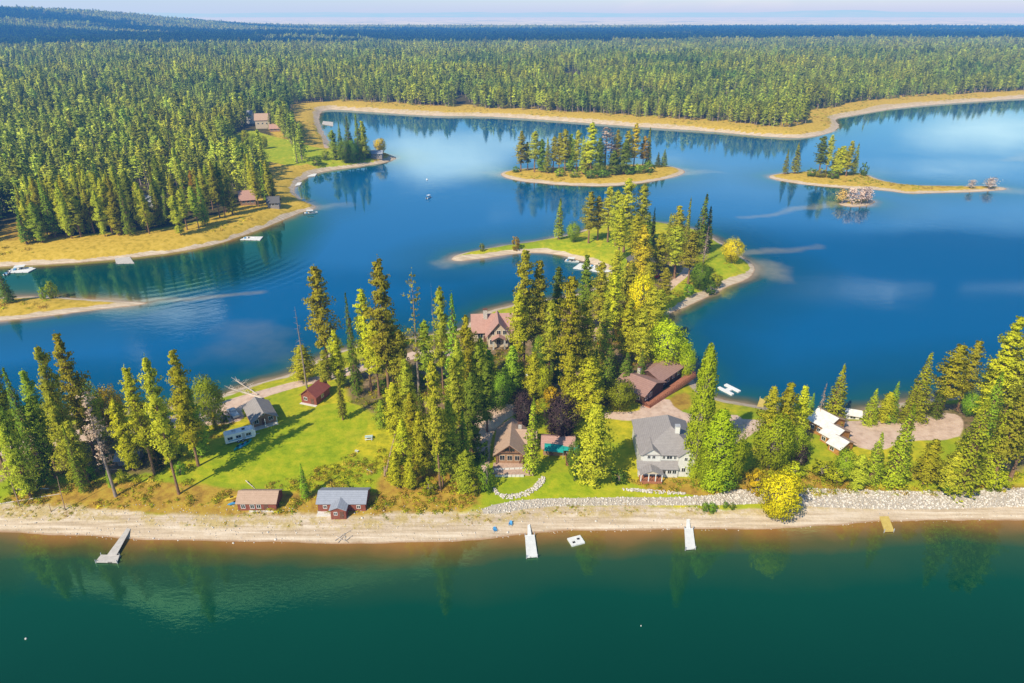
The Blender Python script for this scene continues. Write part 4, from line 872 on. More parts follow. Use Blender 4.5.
def gable(wm, rm, x0, x1, y0, y1, z0, ze, zr, axis='y', oh=.5, t=.16, off=.5):
    """walls into wm (with gable triangles), roof plates into rm; ridge runs along axis; off = ridge position across"""
    if axis == 'y':
        xm = x0+(x1-x0)*off
        wm.box(x0, x1, y0, y1, z0, ze)
        for y in (y0, y1): wm.quad((x0, y, ze), (x1, y, ze), (xm, y, zr-.05))
        sl = (zr-ze)/max(xm-x0, .01); sr = (zr-ze)/max(x1-xm, .01)
        rm.slab([(x0-oh, y0-oh, ze-sl*oh+t), (xm, y0-oh, zr+t), (xm, y1+oh, zr+t), (x0-oh, y1+oh, ze-sl*oh+t)], t)
        rm.slab([(xm, y0-oh, zr+t), (x1+oh, y0-oh, ze-sr*oh+t), (x1+oh, y1+oh, ze-sr*oh+t), (xm, y1+oh, zr+t)], t)
    else:
        ym = y0+(y1-y0)*off
        wm.box(x0, x1, y0, y1, z0, ze)
        for x in (x0, x1): wm.quad((x, y0, ze), (x, y1, ze), (x, ym, zr-.05))
        sf = (zr-ze)/max(ym-y0, .01); sb = (zr-ze)/max(y1-ym, .01)
        rm.slab([(x0-oh, y0-oh, ze-sf*oh+t), (x1+oh, y0-oh, ze-sf*oh+t), (x1+oh, ym, zr+t), (x0-oh, ym, zr+t)], t)
        rm.slab([(x0-oh, ym, zr+t), (x1+oh, ym, zr+t), (x1+oh, y1+oh, ze-sb*oh+t), (x0-oh, y1+oh, ze-sb*oh+t)], t)
def hip(wm, rm, x0, x1, y0, y1, z0, ze, zr, ry0, ry1, xm, oh=.5, t=.16):
    wm.box(x0, x1, y0, y1, z0, ze)
    a, b, c, d = (x0-oh, y0-oh, ze-.2), (x1+oh, y0-oh, ze-.2), (x1+oh, y1+oh, ze-.2), (x0-oh, y1+oh, ze-.2); p, q = (xm, ry0, zr), (xm, ry1, zr)
    rm.slab([a, b, p], t); rm.slab([b, c, q, p], t); rm.slab([c, d, q], t); rm.slab([d, a, p, q], t)
def chimney(par, x, y, z0, z1, w=.9, mat=None, cap=None):
    m = MB(); m.box(x-w/2, x+w/2, y-w/2, y+w/2, z0, z1); o = m.build('chimney', mat or M_STONE, par)
    k = MB(); k.box(x-w/2-.1, x+w/2+.1, y-w/2-.1, y+w/2+.1, z1, z1+.15); k.build('chimney_cap', cap or M_DTRIM, o); return o
def railing(par, pts, z, h=1.0, mat=None, step=1.6):
    m = MB()
    for (a, b) in zip(pts[:-1], pts[1:]):
        L = math.dist(a, b); n = max(1, int(L/step))
        for i in range(n+1):
            x = a[0]+(b[0]-a[0])*i/n; y = a[1]+(b[1]-a[1])*i/n; m.box(x-.05, x+.05, y-.05, y+.05, z, z+h)
        for q in (h, h*.66, h*.33): m.beam((a[0], a[1], z+q), (b[0], b[1], z+q), .045)
    return m.build('railing', mat or M_DTRIM, par)
def steps(par, x0, x1, y, z, n, mat, dy=.3):
    m = MB()
    for i in range(n): m.box(x0, x1, y-dy*(n-i), y-dy*(n-i-1)-.003, z-1, z+.17*(i+1))
    return m.build('steps', mat, par)
def house(name, px, py, rz, label, cat='house', dz=0):
    x, y, z = at(px, py); return empty(name, (x, y, z+dz), rz, label, cat)
CLEAR = []
# large grey house ---------------------------------------------------------------
r = house('grey_house', 639.5, 472.5, R(-2), 'large two-storey white house with grey shingle roof and brick-red front porch'); r.scale = (.93, .93, .96)
w_ = MB(); f_ = MB()
hip(w_, f_, 0, 13.6, 0, 15.5, -1, 5.7, 9.9, 6.2, 11.5, 8.0)
gable(w_, f_, 9.2, 13.75, -1.2, 3.5, -1, 5.9, 7.7, 'y', .45)
gable(w_, f_, .45, 4.9, -.35, 4.5, -1, 5.6, 7.2, 'y', .4)
w_.box(4.9, 9.2, -.3, .0, 3.9, 5.6)
w_.box(-.6, 9.2, -1.6, -.35, -1, 2.5)
w_.build('wall', B_WHITE, r)
f_.slab([(-1.1, -2.2, 2.6), (9.2, -2.2, 2.6), (9.2, -.2, 3.75), (-1.1, -.2, 3.75)], .16)
f_.slab([(4.5, -.8, 5.75), (9.6, -.8, 5.75), (9.6, 2.5, 7.0), (4.5, 2.5, 7.0)], .14)
ro = f_.build('roof', S_GREY, r)
chimney(ro, 9.4, 5.0, 7.5, 10.6, 1.1, M_TRIM, M_STEEL)
for a in ((1.9, 4.9), (3.1, 4.9)): window(r, a[0], -.36, a[1], .7, .9)
for x, wd in ((5.6, .6), (7.0, 1.3), (8.4, .6)): window(r, x, -.31, 4.9, wd, 1.0)
for x in (10.9, 12.1): window(r, x, -1.21, 5.0, .7, .9)
for x in (10.6, 12.4): window(r, x, -1.21, 1.9, .9, 1.1)
for x in (5.7, 7.1, 8.3): window(r, x, -1.61, 1.5, .9, 1.0)
for y in (2.5, 7, 11): window(r, -.01, y, 4.2, 1.1, 1.1, 'x'); window(r, 13.61, y+1, 4.2, 1.1, 1.1, 'x')
p = MB(); p.box(-.4, 5.0, -4.2, -1.61, -.9, .35); pc = p.build('porch_deck', M_DECK, r)
q = MB()
for x in (-.3, 1.6, 3.3, 4.85): q.box(x-.1, x+.1, -4.1, -3.9, .35, 2.4)
q.build('porch_posts', M_TRIM, pc)
railing(pc, [(-.3, -4.0), (4.85, -4.0)], .35, .95, M_DECK, .6)
rr = MB(); tmp = MB(); gable(tmp, rr, -.3, 4.9, -4.0, -1.7, 2.4, 2.4, 3.4, 'y', .3); rr.build('porch_roof', S_GREY, r)
gd = MB(); gd.quad((-.3,-4.0,2.45),(4.9,-4.0,2.45),(2.3,-4.0,3.35)); gd.build('porch_gable', B_CREAM, r)
# tan cottage ---------------------------------------------------------------------
r = house('tan_cottage', 496, 463, R(-3), 'cottage with tan shingle roof, timber gable and stepped white patio wall')
w_ = MB(); f_ = MB()
gable(w_, f_, 0, 6.6, 0, 11, -1, 2.9, 5.6, 'y', .7)
gable(w_, f_, 4.5, 9.2, 4.5, 10.5, -1, 2.9, 4.8, 'x', .5)
w_.build('wall', B_TAN, r); ro = f_.build('roof', S_TAN, r); chimney(ro, 5.4, 8, 3.6, 6.3, .8)
for x in (1.5, 3.3, 5.1): window(r, x, -.01, 1.6, 1.1, 1.3, frame=B_CREAM)
window(r, 3.3, -.01, 3.9, 2.2, .8, frame=M_DTRIM, mull=3)
for y in (2.5, 6, 9): window(r, -.01, y, 1.6, 1.0, 1.0, 'x')
door(r, 6.0, -.01, .0, .9, 2.1)
t = MB(); t.beam((.1, -.65, 2.9), (3.3, -.65, 5.5), .12); t.beam((6.5, -.65, 2.9), (3.3, -.65, 5.5), .12); t.beam((.9, -.6, 3.5), (5.7, -.6, 3.5), .1); t.beam((3.3, -.6, 3.5), (3.3, -.6, 5.4), .1)
for x in (.1, 6.5): t.beam((x, -.62, 0), (x, -.62, 2.9), .12)
t.build('gable_truss', M_DTRIM, r)
p = MB(); p.box(-.6, 9, -4.2, -.02, -1.2, .12); pt = p.build('patio', simple('patio_paving', (.52,.36,.27), .85, .25, 2.5), r)
x, y, z = at(494, 471); pw = MB(); 
for k, (a, b, zz) in enumerate((((494,471),(530,470),.55), ((495,477),(524,477),.4))):
    A = at(*a); B = at(*b); n = 7
    for i in range(n):
        t0 = i/n+.006; t1 = (i+1)/n-.006
        pw.slab([(A[0]+(B[0]-A[0])*t0, A[1]+(B[1]-A[1])*t0, A[2]+zz), (A[0]+(B[0]-A[0])*t1, A[1]+(B[1]-A[1])*t1, A[2]+zz), (A[0]+(B[0]-A[0])*t1, A[1]+.35+(B[1]-A[1])*t1, A[2]+zz), (A[0]+(B[0]-A[0])*t0, A[1]+.35+(B[1]-A[1])*t0, A[2]+zz)], 1.2)
tag(pw.build('terrace_wall', M_PALE), 'two low white terrace walls stepping down before the tan cottage', 'garden wall')
# brown-roofed garage with teal awning ---------------------------------------------
r = house('garage', 543, 455, R(-4), 'low shed with brown shingle roof behind the teal awning', 'shed')
w_ = MB(); f_ = MB(); gable(w_, f_, 0, 7.2, 0, 5.5, -1, 2.3, 3.7, 'x', .6)
w_.build('wall', B_TAN, r); f_.build('roof', S_PINK, r); door(r, 2, -.01, 0, 1.0, 2.0); window(r, 5, -.01, 1.4, 1.4, .9)
r = house('patio_awning', 548, 458, R(0), 'stretched teal fabric awning over the wooden terrace', 'awning', 0)
a = MB(); a.slab([(-1, -.6, 2.5), (3.6, -.9, 2.2), (3.8, 1.9, 2.9), (-.8, 2.3, 3.0)], .05); a.slab([(3.65, -.2, 2.3), (7.6, -.3, 2.4), (7.6, 1.3, 2.7), (3.85, 1.6, 2.8)], .05); a.build('canopy', M_TEAL, r)
a = MB()
for x, y, z in ((.05, .05, 2.5), (3.6, -.3, 2.2), (7.1, .15, 2.4), (7.1, 1.25, 2.55), (.2, 2.1, 2.85)): a.beam((x, y, -.5), (x, y, z), .05)
a.build('poles', M_STEEL, r)
r = house('wooden_terrace', 566, 466, R(-2), 'red-brown plank terrace with railing beside the green lawn', 'deck')
a = MB(); a.box(0, 5, 0, 3.4, -.8, .35); a.build('deck_floor', M_DECK, r); railing(r, [(0, 3.3), (0, .05), (4.95, .05), (4.95, 3.3)], .35, .9, M_DECK, .8)
# long brown lodge -----------------------------------------------------------------
A = at(651, 407); Bp = at(694, 383); ang = math.atan2(Bp[1]-A[1], Bp[0]-A[0])
r = empty('brown_lodge', (A[0], A[1], A[2]), ang, 'long brown lodge with reddish-brown roof and timber deck along its front', 'house')
L = math.dist(A[:2], Bp[:2]); print('lodge', L, math.degrees(ang))
w_ = MB(); f_ = MB()
gable(w_, f_, -.5, L*.40, 2.2, 11.5, -1, 3.1, 4.9, 'y', .7)
gable(w_, f_, L*.40, L*.92, 3.2, 11, -1, 3.3, 5.1, 'x', .7)
w_.build('wall', B_BROWN, r); ro = f_.build('roof', S_BROWN, r); chimney(ro, L*.33, 9.3, 3.8, 5.9, .9); 
for x in (1.0, 3.0): window(r, x, 2.19, 1.8, 1.1, 1.3, frame=M_TRIM)
for k in range(4): window(r, L*.46+k*L*.12, 3.19, 1.8, 1.3, 1.4)
for y in (4, 8): window(r, -.51, y, 1.6, 1, 1, 'x')
a = MB(); a.box(-.9, L*1.02, -.2, 2.19, -.6, .3); dk = a.build('deck', M_DECK, r); railing(dk, [(-.8, 2.1), (-.8, -.1), (L*1.0, -.1), (L*1.0, 2.1)], .3, 1.0, M_DECK, 1.0)
# red-brown cabin ------------------------------------------------------------------
A = at(302, 402.5); Bp = at(318, 404.5); ang = math.atan2(Bp[1]-A[1], Bp[0]-A[0])
r = empty('red_brown_cabin', A, ang-R(6), 'small red-brown wooden cabin with dark red roof at the meadow edge', 'cabin')
w_ = MB(); f_ = MB(); gable(w_, f_, 0, 4.8, 0, 6.5, -.8, 2.6, 4.6, 'y', .35)
w_.build('wall', B_RED, r); f_.build('roof', S_RED, r); door(r, 3.5, -.01, 0, .9, 1.9); window(r, 1.4, -.01, 1.5, .9, .9); window(r, 4.81, 3, 1.5, 1, .9, 'x')
a = MB(); a.box(-.2, 5, -.9, -.02, -.8, .08); a.build('stoop', M_PALE, r)
# grey-roofed cottage -----------------------------------------------------------------
A = at(254, 431); Bp = at(278, 424); ang = math.atan2(Bp[1]-A[1], Bp[0]-A[0])
r = empty('grey_cottage', A, ang, 'weathered cottage with grey roof, pale gable and shaded porch', 'cottage')
L = math.dist(A[:2], Bp[:2])
w_ = MB(); f_ = MB(); gable(w_, f_, 0, L, 1.6, 9.0, -1, 2.6, 4.5, 'y', .4)
w_.build('wall', B_TAN, r); f_.slab([(-.4, -.3, 2.45), (L/2, -.3, 4.65), (L/2, 1.3, 4.65), (-.4, 1.3, 2.45)], .15); f_.slab([(L/2, -.3, 4.65), (L+.4, -.3, 2.45), (L+.4, 1.3, 2.45), (L/2, 1.3, 4.65)], .15)
f_.build('roof', S_GREY, r); 
a = MB(); [a.box(x-.08, x+.08, -.1, .06, -.5, 2.6) for x in (.1, L*.5, L-.1)]; a.build('porch_posts', M_TRIM, r); door(r, L*.5, 1.59, 0, 1, 2.0); window(r, L*.2, 1.59, 1.5, 1, 1); window(r, L*.8, 1.59, 1.5, 1, 1); window(r, L+.01, 5, 1.5, 1.1, 1, 'x'); window(r, L*.5, 1.59, 3.3, .8, .6)
a = MB(); a.box(-.1, L+.1, -.2, 1.58, -1, .1); a.build('porch_floor', M_PALE, r)
# boathouses ---------------------------------------------------------------------------
r = house('boathouse', 238.5, 510.5, R(0), 'small red-brown boathouse with plain tan shingle roof on the beach', 'boathouse')
w_ = MB(); f_ = MB(); gable(w_, f_, 0, 8.4, 0, 4.6, -1, 2.1, 3.5, 'x', .3)
w_.build('wall', B_RED, r); f_.build('roof', S_TAN, r)
for x in (1.2, 3.2, 4.6): window(r, x, -.01, 1.15, .8, .9)
door(r, 6.2, -.01, 0, .9, 1.8); a = MB(); a.box(2.4, 8.4, -.5, -.02, -1, .1); a.build('sill_slab', M_PALE, r)
r = house('boathouse', 318.5, 511.5, R(0), 'red-brown boathouse with grey T-shaped roof on the beach', 'boathouse')
w_ = MB(); f_ = MB(); gable(w_, f_, 0, 10.4, 0, 5.2, -1, 2.3, 3.6, 'x', .3); gable(w_, f_, 3.3, 6.6, -2.2, 2.0, -1, 2.2, 2.9, 'y', .25)
w_.build('wall', B_RED, r); f_.build('roof', S_SLATE, r)
window(r, 1.6, -.01, 1.3, .7, .7); window(r, 8.9, -.01, 1.3, .7, .7); window(r, 4.4, -2.21, 1.25, .6, .7); door(r, 5.7, -2.21, 0, .8, 1.8)
a = MB(); a.box(-.1, 3.2, -1.4, -.02, -1, .05); a.build('step_slab', M_PALE, r)
# large red-roofed house ------------------------------------------------------------------
r = house('large_house', 474, 346, R(4), 'large house with weathered red hipped gables and tall stone chimney by the lake')
w_ = MB(); f_ = MB(); gable(w_, f_, 0, 17, 3, 11, -1, 4.2, 8.2, 'x', .8); gable(w_, f_, 4.5, 11.5, -1.5, 7.2, -1, 4.6, 8.8, 'y', .8); gable(w_, f_, 12.5, 16.5, 1, 8, -1, 4.0, 6.8, 'y', .6)
w_.build('wall', B_CREAM, r); ro = f_.build('roof', S_PINK, r); chimney(ro, 4.0, 6.2, 5.5, 10.2, 1.3)
for x in (6, 8, 10): window(r, x, -1.51, 5.2, 1.2, 1.4); 
for x in (5.8, 8, 10.2): window(r, x, -1.51, 2.0, 1.2, 1.6)
window(r, 14.5, .99, 2.2, 1.6, 1.4); window(r, 2.2, 2.99, 2.2, 1.6, 1.4); door(r, 3.7, 2.99, 0, 1, 2.2)
a = MB(); [a.box(x-.25, x+.25, -3.6, -3.1, -1, 3.4) for x in (6.2, 9.8)]; a.build('entrance_pillars', M_STONE, r)
a = MB(); a.slab([(5.6, -4, 3.5), (8, -4, 4.9), (8, -1.6, 4.9), (5.6, -1.6, 3.5)], .15); a.slab([(8, -4, 4.9), (10.4, -4, 3.5), (10.4, -1.6, 3.5), (8, -1.6, 4.9)], .15); a.build('entrance_roof', S_PINK, r)
# hidden house in the grove, point house ---------------------------------------------------
r = house('grove_house', 590, 344, R(0), 'partly hidden house with flat tan roof and red door among tall pines')
w_ = MB(); f_ = MB(); gable(w_, f_, 0, 6.5, 0, 6, -1, 3.2, 4.2, 'x', .5); w_.build('wall', B_BROWN, r); f_.build('roof', S_TAN, r); door(r, 4.7, -.01, 0, 1.2, 2.2, mat=M_REDP); window(r, 2, -.01, 1.8, 1.4, 1.2); window(r, 3.6, -.01, 1.8, .6, 1.2)
r = house('point_house', 632, 275, R(8), 'brown house with steep dark roof among pines on the long point')
w_ = MB(); f_ = MB(); gable(w_, f_, 0, 8.5, 0, 8, -1, 4.8, 7.6, 'y', .5); gable(w_, f_, 8.0, 15, 2, 8, -1, 3.2, 5.2, 'x', .5); w_.build('wall', B_BROWN, r); f_.build('roof', S_DARK, r)
a = MB(); a.box(2.6, 4.6, -.8, .3, -1, 5.4); a.build('entrance_bay', B_ORANGE, r)
for x in (1.2, 6.3): window(r, x, -.01, 3.4, 1.2, 1.2); window(r, x, -.01, 1.2, 1.2, 1.2)
for x in (10, 13): window(r, x, 1.99, 1.6, 1.4, 1.2)
# white-roofed cabin --------------------------------------------------------------------------
A = at(804, 430); r = empty('white_roofed_cabin', A, R(-60), 'orange log cabin of three stepped sections under a white metal roof with painted sun glare', 'cabin')
w_ = MB(); f_ = MB(); gable(w_, f_, 0, 5.2, 1.0, 8.6, -1, 3.2, 5.0, 'x', .5); gable(w_, f_, 5.4, 8.9, -1.0, 5.6, -1, 2.7, 4.25, 'x', .45); gable(w_, f_, 9.1, 12.2, -2.8, 2.4, -1, 2.4, 3.6, 'x', .5)
w_.build('wall', B_ORANGE, r)
bk = MB(); bk.v = f_.v; bk.f = [q for i, q in enumerate(f_.f) if (i//6) % 2]; f_.f = [q for i, q in enumerate(f_.f) if not (i//6) % 2]
f_.build('roof', S_METAL, r); bk.build('roof', S_TAN, r)  # sun glare put into the colour: sunward slopes white, far slopes tan
for x in (1.5, 3.4): window(r, x, .99, 1.6, .9, 1)
window(r, 6.4, -1.01, 1.4, 1, 1); window(r, 10.2, -2.81, 1.3, 1, .9); window(r, 12.21, .5, 1.4, 1, 1, 'x', frame=M_DTRIM); door(r, 7.8, -1.01, 0, .9, 1.9)
# far cottages in the left forest ------------------------------------------------------------------
def small_house(name, px, py, rz, W_, D_, hw, hr, wall, roof, label, ax='x', nw=3):
    r = house(name, px, py, rz, label); w_ = MB(); f_ = MB(); gable(w_, f_, 0, W_, 0, D_, -1.5, hw, hr, ax, .6)
    w_.build('wall', wall, r); f_.build('roof', roof, r)
    for k in range(nw): window(r, W_*(k+.7)/(nw+.4), -.01, hw*.6, 1.3, 1.3)
    return r
small_house('far_house', 212, 125, 0, 12, 9, 4, 7, B_GREY, S_SLATE, 'grey-roofed house in a forest clearing at the upper left')
small_house('far_house', 256, 129, R(10), 13, 10, 8, 13, B_CREAM, S_TAN, 'tall cream house with tan roof above the far lawn')
small_house('far_house', 247, 124, R(-5), 5.5, 6, 9, 12, B_WHITE, S_SLATE, 'narrow white tower-like house beside the tall cream house', nw=1)
small_house('far_house', 270, 132, R(15), 9, 8, 3, 6, B_TAN, S_PINK, 'low house with red roof right of the tall cream house')
small_house('far_house', 241, 206, R(20), 8, 7, 3.5, 7.5, B_TAN, S_PINK, 'pinkish-roofed house between dark pines above the left shore')
small_house('far_house', -6, 165, 0, 10, 8, 3.5, 6, B_WHITE, S_SLATE, 'pale house at the left edge of the forest')
small_house('far_house', 268, 208, R(10), 6, 6, 3, 5.5, B_GREY, S_DARK, 'small dark-roofed house in the shade near the left point')
small_house('lakeside_house', 366, 157.5, R(4), 12, 8, 2.8, 4.4, B_GREY, S_SLATE, 'long lakeside house with blue-grey roof at the end of the far point', nw=4)
small_house('far_house', 143, 202+6, R(10), 8, 7, 3.5, 6, B_WHITE, S_SLATE, 'bluish-white house glimpsed through trees above the left beach')
small_house('garden_shed', 20, 470, R(8), 4.2, 4, 2.4, 3.8, B_RED, S_BROWN, 'small red shed under the pines of the left bank', nw=1)
small_house('garden_shed', 118, 466, R(5), 4.6, 3.5, 1.9, 2.9, B_GREY, S_SLATE, 'pale grey shed behind the fallen trunk on the left bank', nw=1)
small_house('pump_house', 846, 418, R(-20), 3.2, 2.6, 1.6, 2.3, B_WHITE, S_METAL, 'tiny white hut at the water north of the gravel court', nw=1)
# ---------------------------------------------------------------- docks, boats, vehicles, small things
def dock(name, plat, gang, label, mat, z=.45, posts=True, cat='dock'):
    """platform and gangway given as image outlines on the water plane"""
    P_ = [PZ(a, b, z) for a, b in plat]; cx = sum(p[0] for p in P_)/4; cy = sum(p[1] for p in P_)/4
    r = empty(name, (cx, cy, 0), 0, label, cat)
    m = MB(); m.slab([(p[0]-cx, p[1]-cy, z) for p in P_], .3); m.build('platform', mat, r)
    if gang:
        m = MB(); Q_ = [PZ(a, b, z+.05) for a, b in gang]; m.slab([(p[0]-cx, p[1]-cy, z+.06+(.35 if i >= 2 else 0)) for i, p in enumerate(Q_)], .14); m.build('gangway', mat, r)
    if posts:
        for p in P_:
            m = MB(); m.beam((p[0]-cx, p[1]-cy, -1.5), (p[0]-cx, p[1]-cy, z+.5), .09); m.build('post', M_STEEL, r)
    return r
dock('swim_dock', [(526.5,557),(537.5,556),(534.5,534.5),(525,535)], [(527.5,535),(531.5,535),(530,526),(527.5,526)], 'white dock reaching out below the green lawn', M_DOCK)
dock('swim_dock', [(685.5,549),(695.5,548),(693,528),(684.5,528)], [(686,528),(690.5,528),(689,517.5),(686.5,517.5)], 'white dock below the grey house near the gravel slope', M_DOCK)
dock('swim_dock', [(884.5,531),(894,530.5),(888,514.5),(879,515)], [(881,515.5),(884,515.5),(879.5,503),(877,503)], 'yellow plank dock leaning right below the rock bank', M_YDOCK)
dock('l_shaped_dock', [(95.5,561.5),(117,562),(119.5,555),(101,554.5)], [(107,555),(116.5,555),(131,530),(127,529.5)], 'weathered grey L-shaped dock on the left beach', M_GDOCK)
dock('cove_dock', [(573,268),(600,272),(606,268),(580,263)], [(600,271),(606,269),(612,271),(608,273)], 'pale dock in the sheltered cove of the long point', M_DOCK, posts=False)
dock('small_dock', [(756,409),(762,411),(766,400),(760,398)], None, 'small orange plank dock at the right inlet shore', M_YDOCK)
dock('shore_dock', [(240,239.5),(260,240),(263,236.5),(246,236.5)], None, 'narrow pale dock below the left point', M_DOCK, posts=False)
dock('shore_dock', [(304,176.5),(315,176),(317,173.5),(306,174)], None, 'pale dock in the upper left inlet nearest the far point', M_DOCK, posts=False)
dock('shore_dock', [(292,186),(300,185),(302,182),(295,183)], None, 'short pale dock in the upper left inlet farther from the far point', M_DOCK, posts=False)
dock('shore_dock', [(322,124),(333,126),(333,122),(323,121)], None, 'pinkish dock deep in the narrow far inlet', M_GDOCK, posts=False)
dock('shore_dock', [(116,263.5),(134,263),(129,255.5),(114,255.5)], None, 'square grey dock on the left forest shore', M_GDOCK, posts=True)
dock('boat_dock', [(8,272.5),(28,272),(36,268),(14,267.5)], None, 'white dock at the far left shore', M_DOCK, posts=False)
# H-shaped dock
x, y = PZ(727, 391); r = empty('h_shaped_dock', (x, y, 0), R(35), 'white H-shaped floating dock beside the tall poplar', 'dock')
for nm, b in (('float', (-1.2, -.1, -2.6, 2.6)), ('float', (1.8, 3.0, -2.6, 2.6)), ('walkway', (-.09, 1.79, -.7, .7))):
    m = MB(); m.box(b[0], b[1], b[2], b[3], -.15, .42 if nm == 'float' else .38); m.build(nm, M_WHITE, r)
# swim raft
x, y = PZ(576, 541.5); r = empty('swim_raft', (x, y, 0), R(20), 'square white swim raft with two dark mats floating off the beach', 'raft')
m = MB(); m.box(-1.5, 1.5, -1.2, 1.2, -.15, .35); m.build('platform', M_DOCK, r)
for a in (-.7, .6): m = MB(); m.box(a-.28, a+.28, -.3+a*.5, .15+a*.5, .352, .42); m.build('mat', M_BLACK, r)
for a in (-1, 1): m = MB(); v, f = tube([(-1.5, a*.9, -.05), (0, a*.9, -.05), (1.5, a*.9, -.05)], [.22]*3, 8); m.v = [tuple(q) for q in v]; m.f = [tuple(q) for q in f]; m.build('pontoon', M_STEEL, r)
# boats
def boat(px, py, L, rz, label, canopy=None, z=.0, hullm=None, name='motor_boat'):
    x, y = PZ(px, py); r = empty(name, (x, y, z), rz, label, 'boat')
    n = 9; V = []; F = []
    for i in range(n):
        t = i/(n-1); xx = -L/2+L*t; wd = L*.17*(1-(max(0, t-.35)/.65)**2.4)+.03; up = .55+.25*t*t
        V += [(xx, -wd, up), (xx, -wd*.72, -.05+.25*t**4), (xx, 0, -.22+.35*t**4), (xx, wd*.72, -.05+.25*t**4), (xx, wd, up)]
    for i in range(n-1):
        for k in range(4): a = i*5+k; F.append((a, a+1, a+6, a+5))
    F.append((0, 1, 2, 3, 4)); m = MB(); m.v = V; m.f = F; m.build('hull', hullm or M_WHITE, r)
    d = MB(); d.quad(*[(V[i*5][0], V[i*5][1]*.95, V[i*5][2]-.12) for i in range(n)]+[(V[i*5+4][0], V[i*5+4][1]*.95, V[i*5+4][2]-.12) for i in range(n-1, -1, -1)]); d.build('deck', M_PALE, r)
    s = MB(); s.box(-.2, .12, -L*.11, L*.11, .5, 1.0); s.build('windscreen', M_GLASS, r)
    s = MB(); s.box(-L*.36, -L*.24, -L*.12, L*.12, .5, .85); s.build('seat', M_BLUE, r)
    e = MB(); e.box(-L/2-.35, -L/2, -.2, .2, .1, 1.0); e.build('outboard_motor', M_BLACK, r)
    if canopy:
        c = MB(); c.slab([(-L*.3, -L*.17, 1.9), (L*.18, -L*.17, 1.9), (L*.18, L*.17, 1.9), (-L*.3, L*.17, 1.9)], .08); cc = c.build('canopy', canopy, r)
        q = MB(); [q.beam((a*L, b*L*.15, .5), (a*L, b*L*.16, 1.85), .04) for a in (-.28, .16) for b in (-1, 1)]; q.build('canopy_frame', M_STEEL, cc)
    return r
boat(22, 270, 8.5, R(20), 'white motor boat with pale canopy moored at the far left shore', M_WHITE)
boat(311, 213.5, 7.5, R(12), 'white boat with canopy moored off the left point', M_WHITE)
boat(249, 239, 6, R(5), 'open white boat beside the narrow dock below the left point')
boat(572, 262, 6.5, R(-20), 'white boat with canopy in the cove of the long point', M_WHITE)
boat(596, 267.5, 6.0, R(-25), 'open white boat tied at the cove dock')
boat(429, 198, 4.5, R(60), 'tiny white boat alone on the open lake', M_WHITE)
boat(8, 273.5, 5, R(100), 'small open boat behind the far left dock')
# pontoon buoys and a sail on the lake
def buoy(px, py, s, label, mat):
    x, y = PZ(px, py); r = empty('buoy', (x, y, 0), 0, label, 'buoy')
    m = MB(); v, f = tube([(0,0,-.3*s),(0,0,-.1*s),(0,0,.25*s),(0,0,.5*s),(0,0,.55*s)], [.1*s,.35*s,.4*s,.22*s,.02], 8); m.v = [tuple(q) for q in v]; m.f = [tuple(q) for q in f]; m.build('float', mat, r)
    m = MB(); m.beam((0, 0, .5*s), (0, 0, .8*s), .05*s); m.build('mast', M_WHITE, r)
buoy(26, 639, .5, 'small pale buoy in the green water at lower left', M_PALE); buoy(641, 626, .3, 'tiny pale buoy in the dark green water at lower right', M_PALE)
buoy(427, 180, 1.6, 'small white marker buoy far out on the lake beyond the tiny white boat', M_WHITE)
# vehicles
def wheel(par, x, y, z, r_=.36):
    m = MB(); v, f = tube([(x, y-.12, z), (x, y, z), (x, y+.12, z)], [r_]*3, 12); m.v = [tuple(q) for q in v]; m.f = [tuple(q) for q in f]
    m.f.append(tuple(range(11, -1, -1))); m.f.append(tuple(range(24, 36)))
    w = m.build('wheel', M_BLACK, par); k = MB()
    for s in (-.125, .125): k.quad(*[(x+.2*math.cos(a*.785), y+s, z+.2*math.sin(a*.785)) for a in range(8)])
    k.build('rim', M_STEEL, w)
def car(px, py, rz, mat, label, name='parked_car', pickup=False):
    x, y, z = at(px, py); r = empty(name, (x, y, z+.02), rz, label, 'car' if not pickup else 'pickup truck')
    prof = [(-2.3,.35),(-2.3,.85),(-1.9,1.0),(-1.5,1.0),(-1.1,1.5),(.5,1.55),(1.1,1.02),(2.0,.92),(2.3,.75),(2.3,.35)] if not pickup else [(-2.7,.45),(-2.7,1.05),(-.6,1.08),(-.5,1.1),(-.35,1.75),(.8,1.75),(1.3,1.12),(2.3,1.02),(2.6,.8),(2.6,.45)]
    m = MB(); n = len(prof)
    for s in (-.9, .9): m.v += [(a, s*(.82 if b > 1.2 else 1), b) for a, b in prof]
    m.f = [tuple(range(n)), tuple(range(2*n-1, n-1, -1))]+[(i, n+i, n+(i+1) % n, (i+1) % n) for i in range(n)]
    m.build('body', mat, r)
    g = MB(); a0, a1 = (-1.05, .45) if not pickup else (-.3, .75); zt = 1.56 if not pickup else 1.76; zb = 1.06 if not pickup else 1.15
    g.box(a0, a1, -.86, .86, zb, zt-.12); g.build('windows', M_GLASS, r)
    k = MB(); k.quad((a1+.12, -.66, zt-.1), (a1+.62, -.76, zb), (a1+.62, .76, zb), (a1+.12, .66, zt-.1)); k.build('windscreen', M_GLASS, r)
    for a in (-1.45, 1.45):
        for b in (-.86, .86): wheel(r, a, b, .36)
    for b in (-.6, .6): h = MB(); h.box(2.29 if not pickup else 2.59, 2.33 if not pickup else 2.63, b-.2, b+.2, .6, .74); h.build('headlight', M_WHITE, r)
    return r
car(233.5, 415, R(130), M_CAR, 'silver-blue pickup parked on the gravel by the grey-roofed cottage', 'pickup_truck', True)
car(657, 277, R(60), M_REDP, 'red car parked beside the house on the long point')
car(534, 377, R(20), M_WHITE, 'white car parked in the grove of the middle')
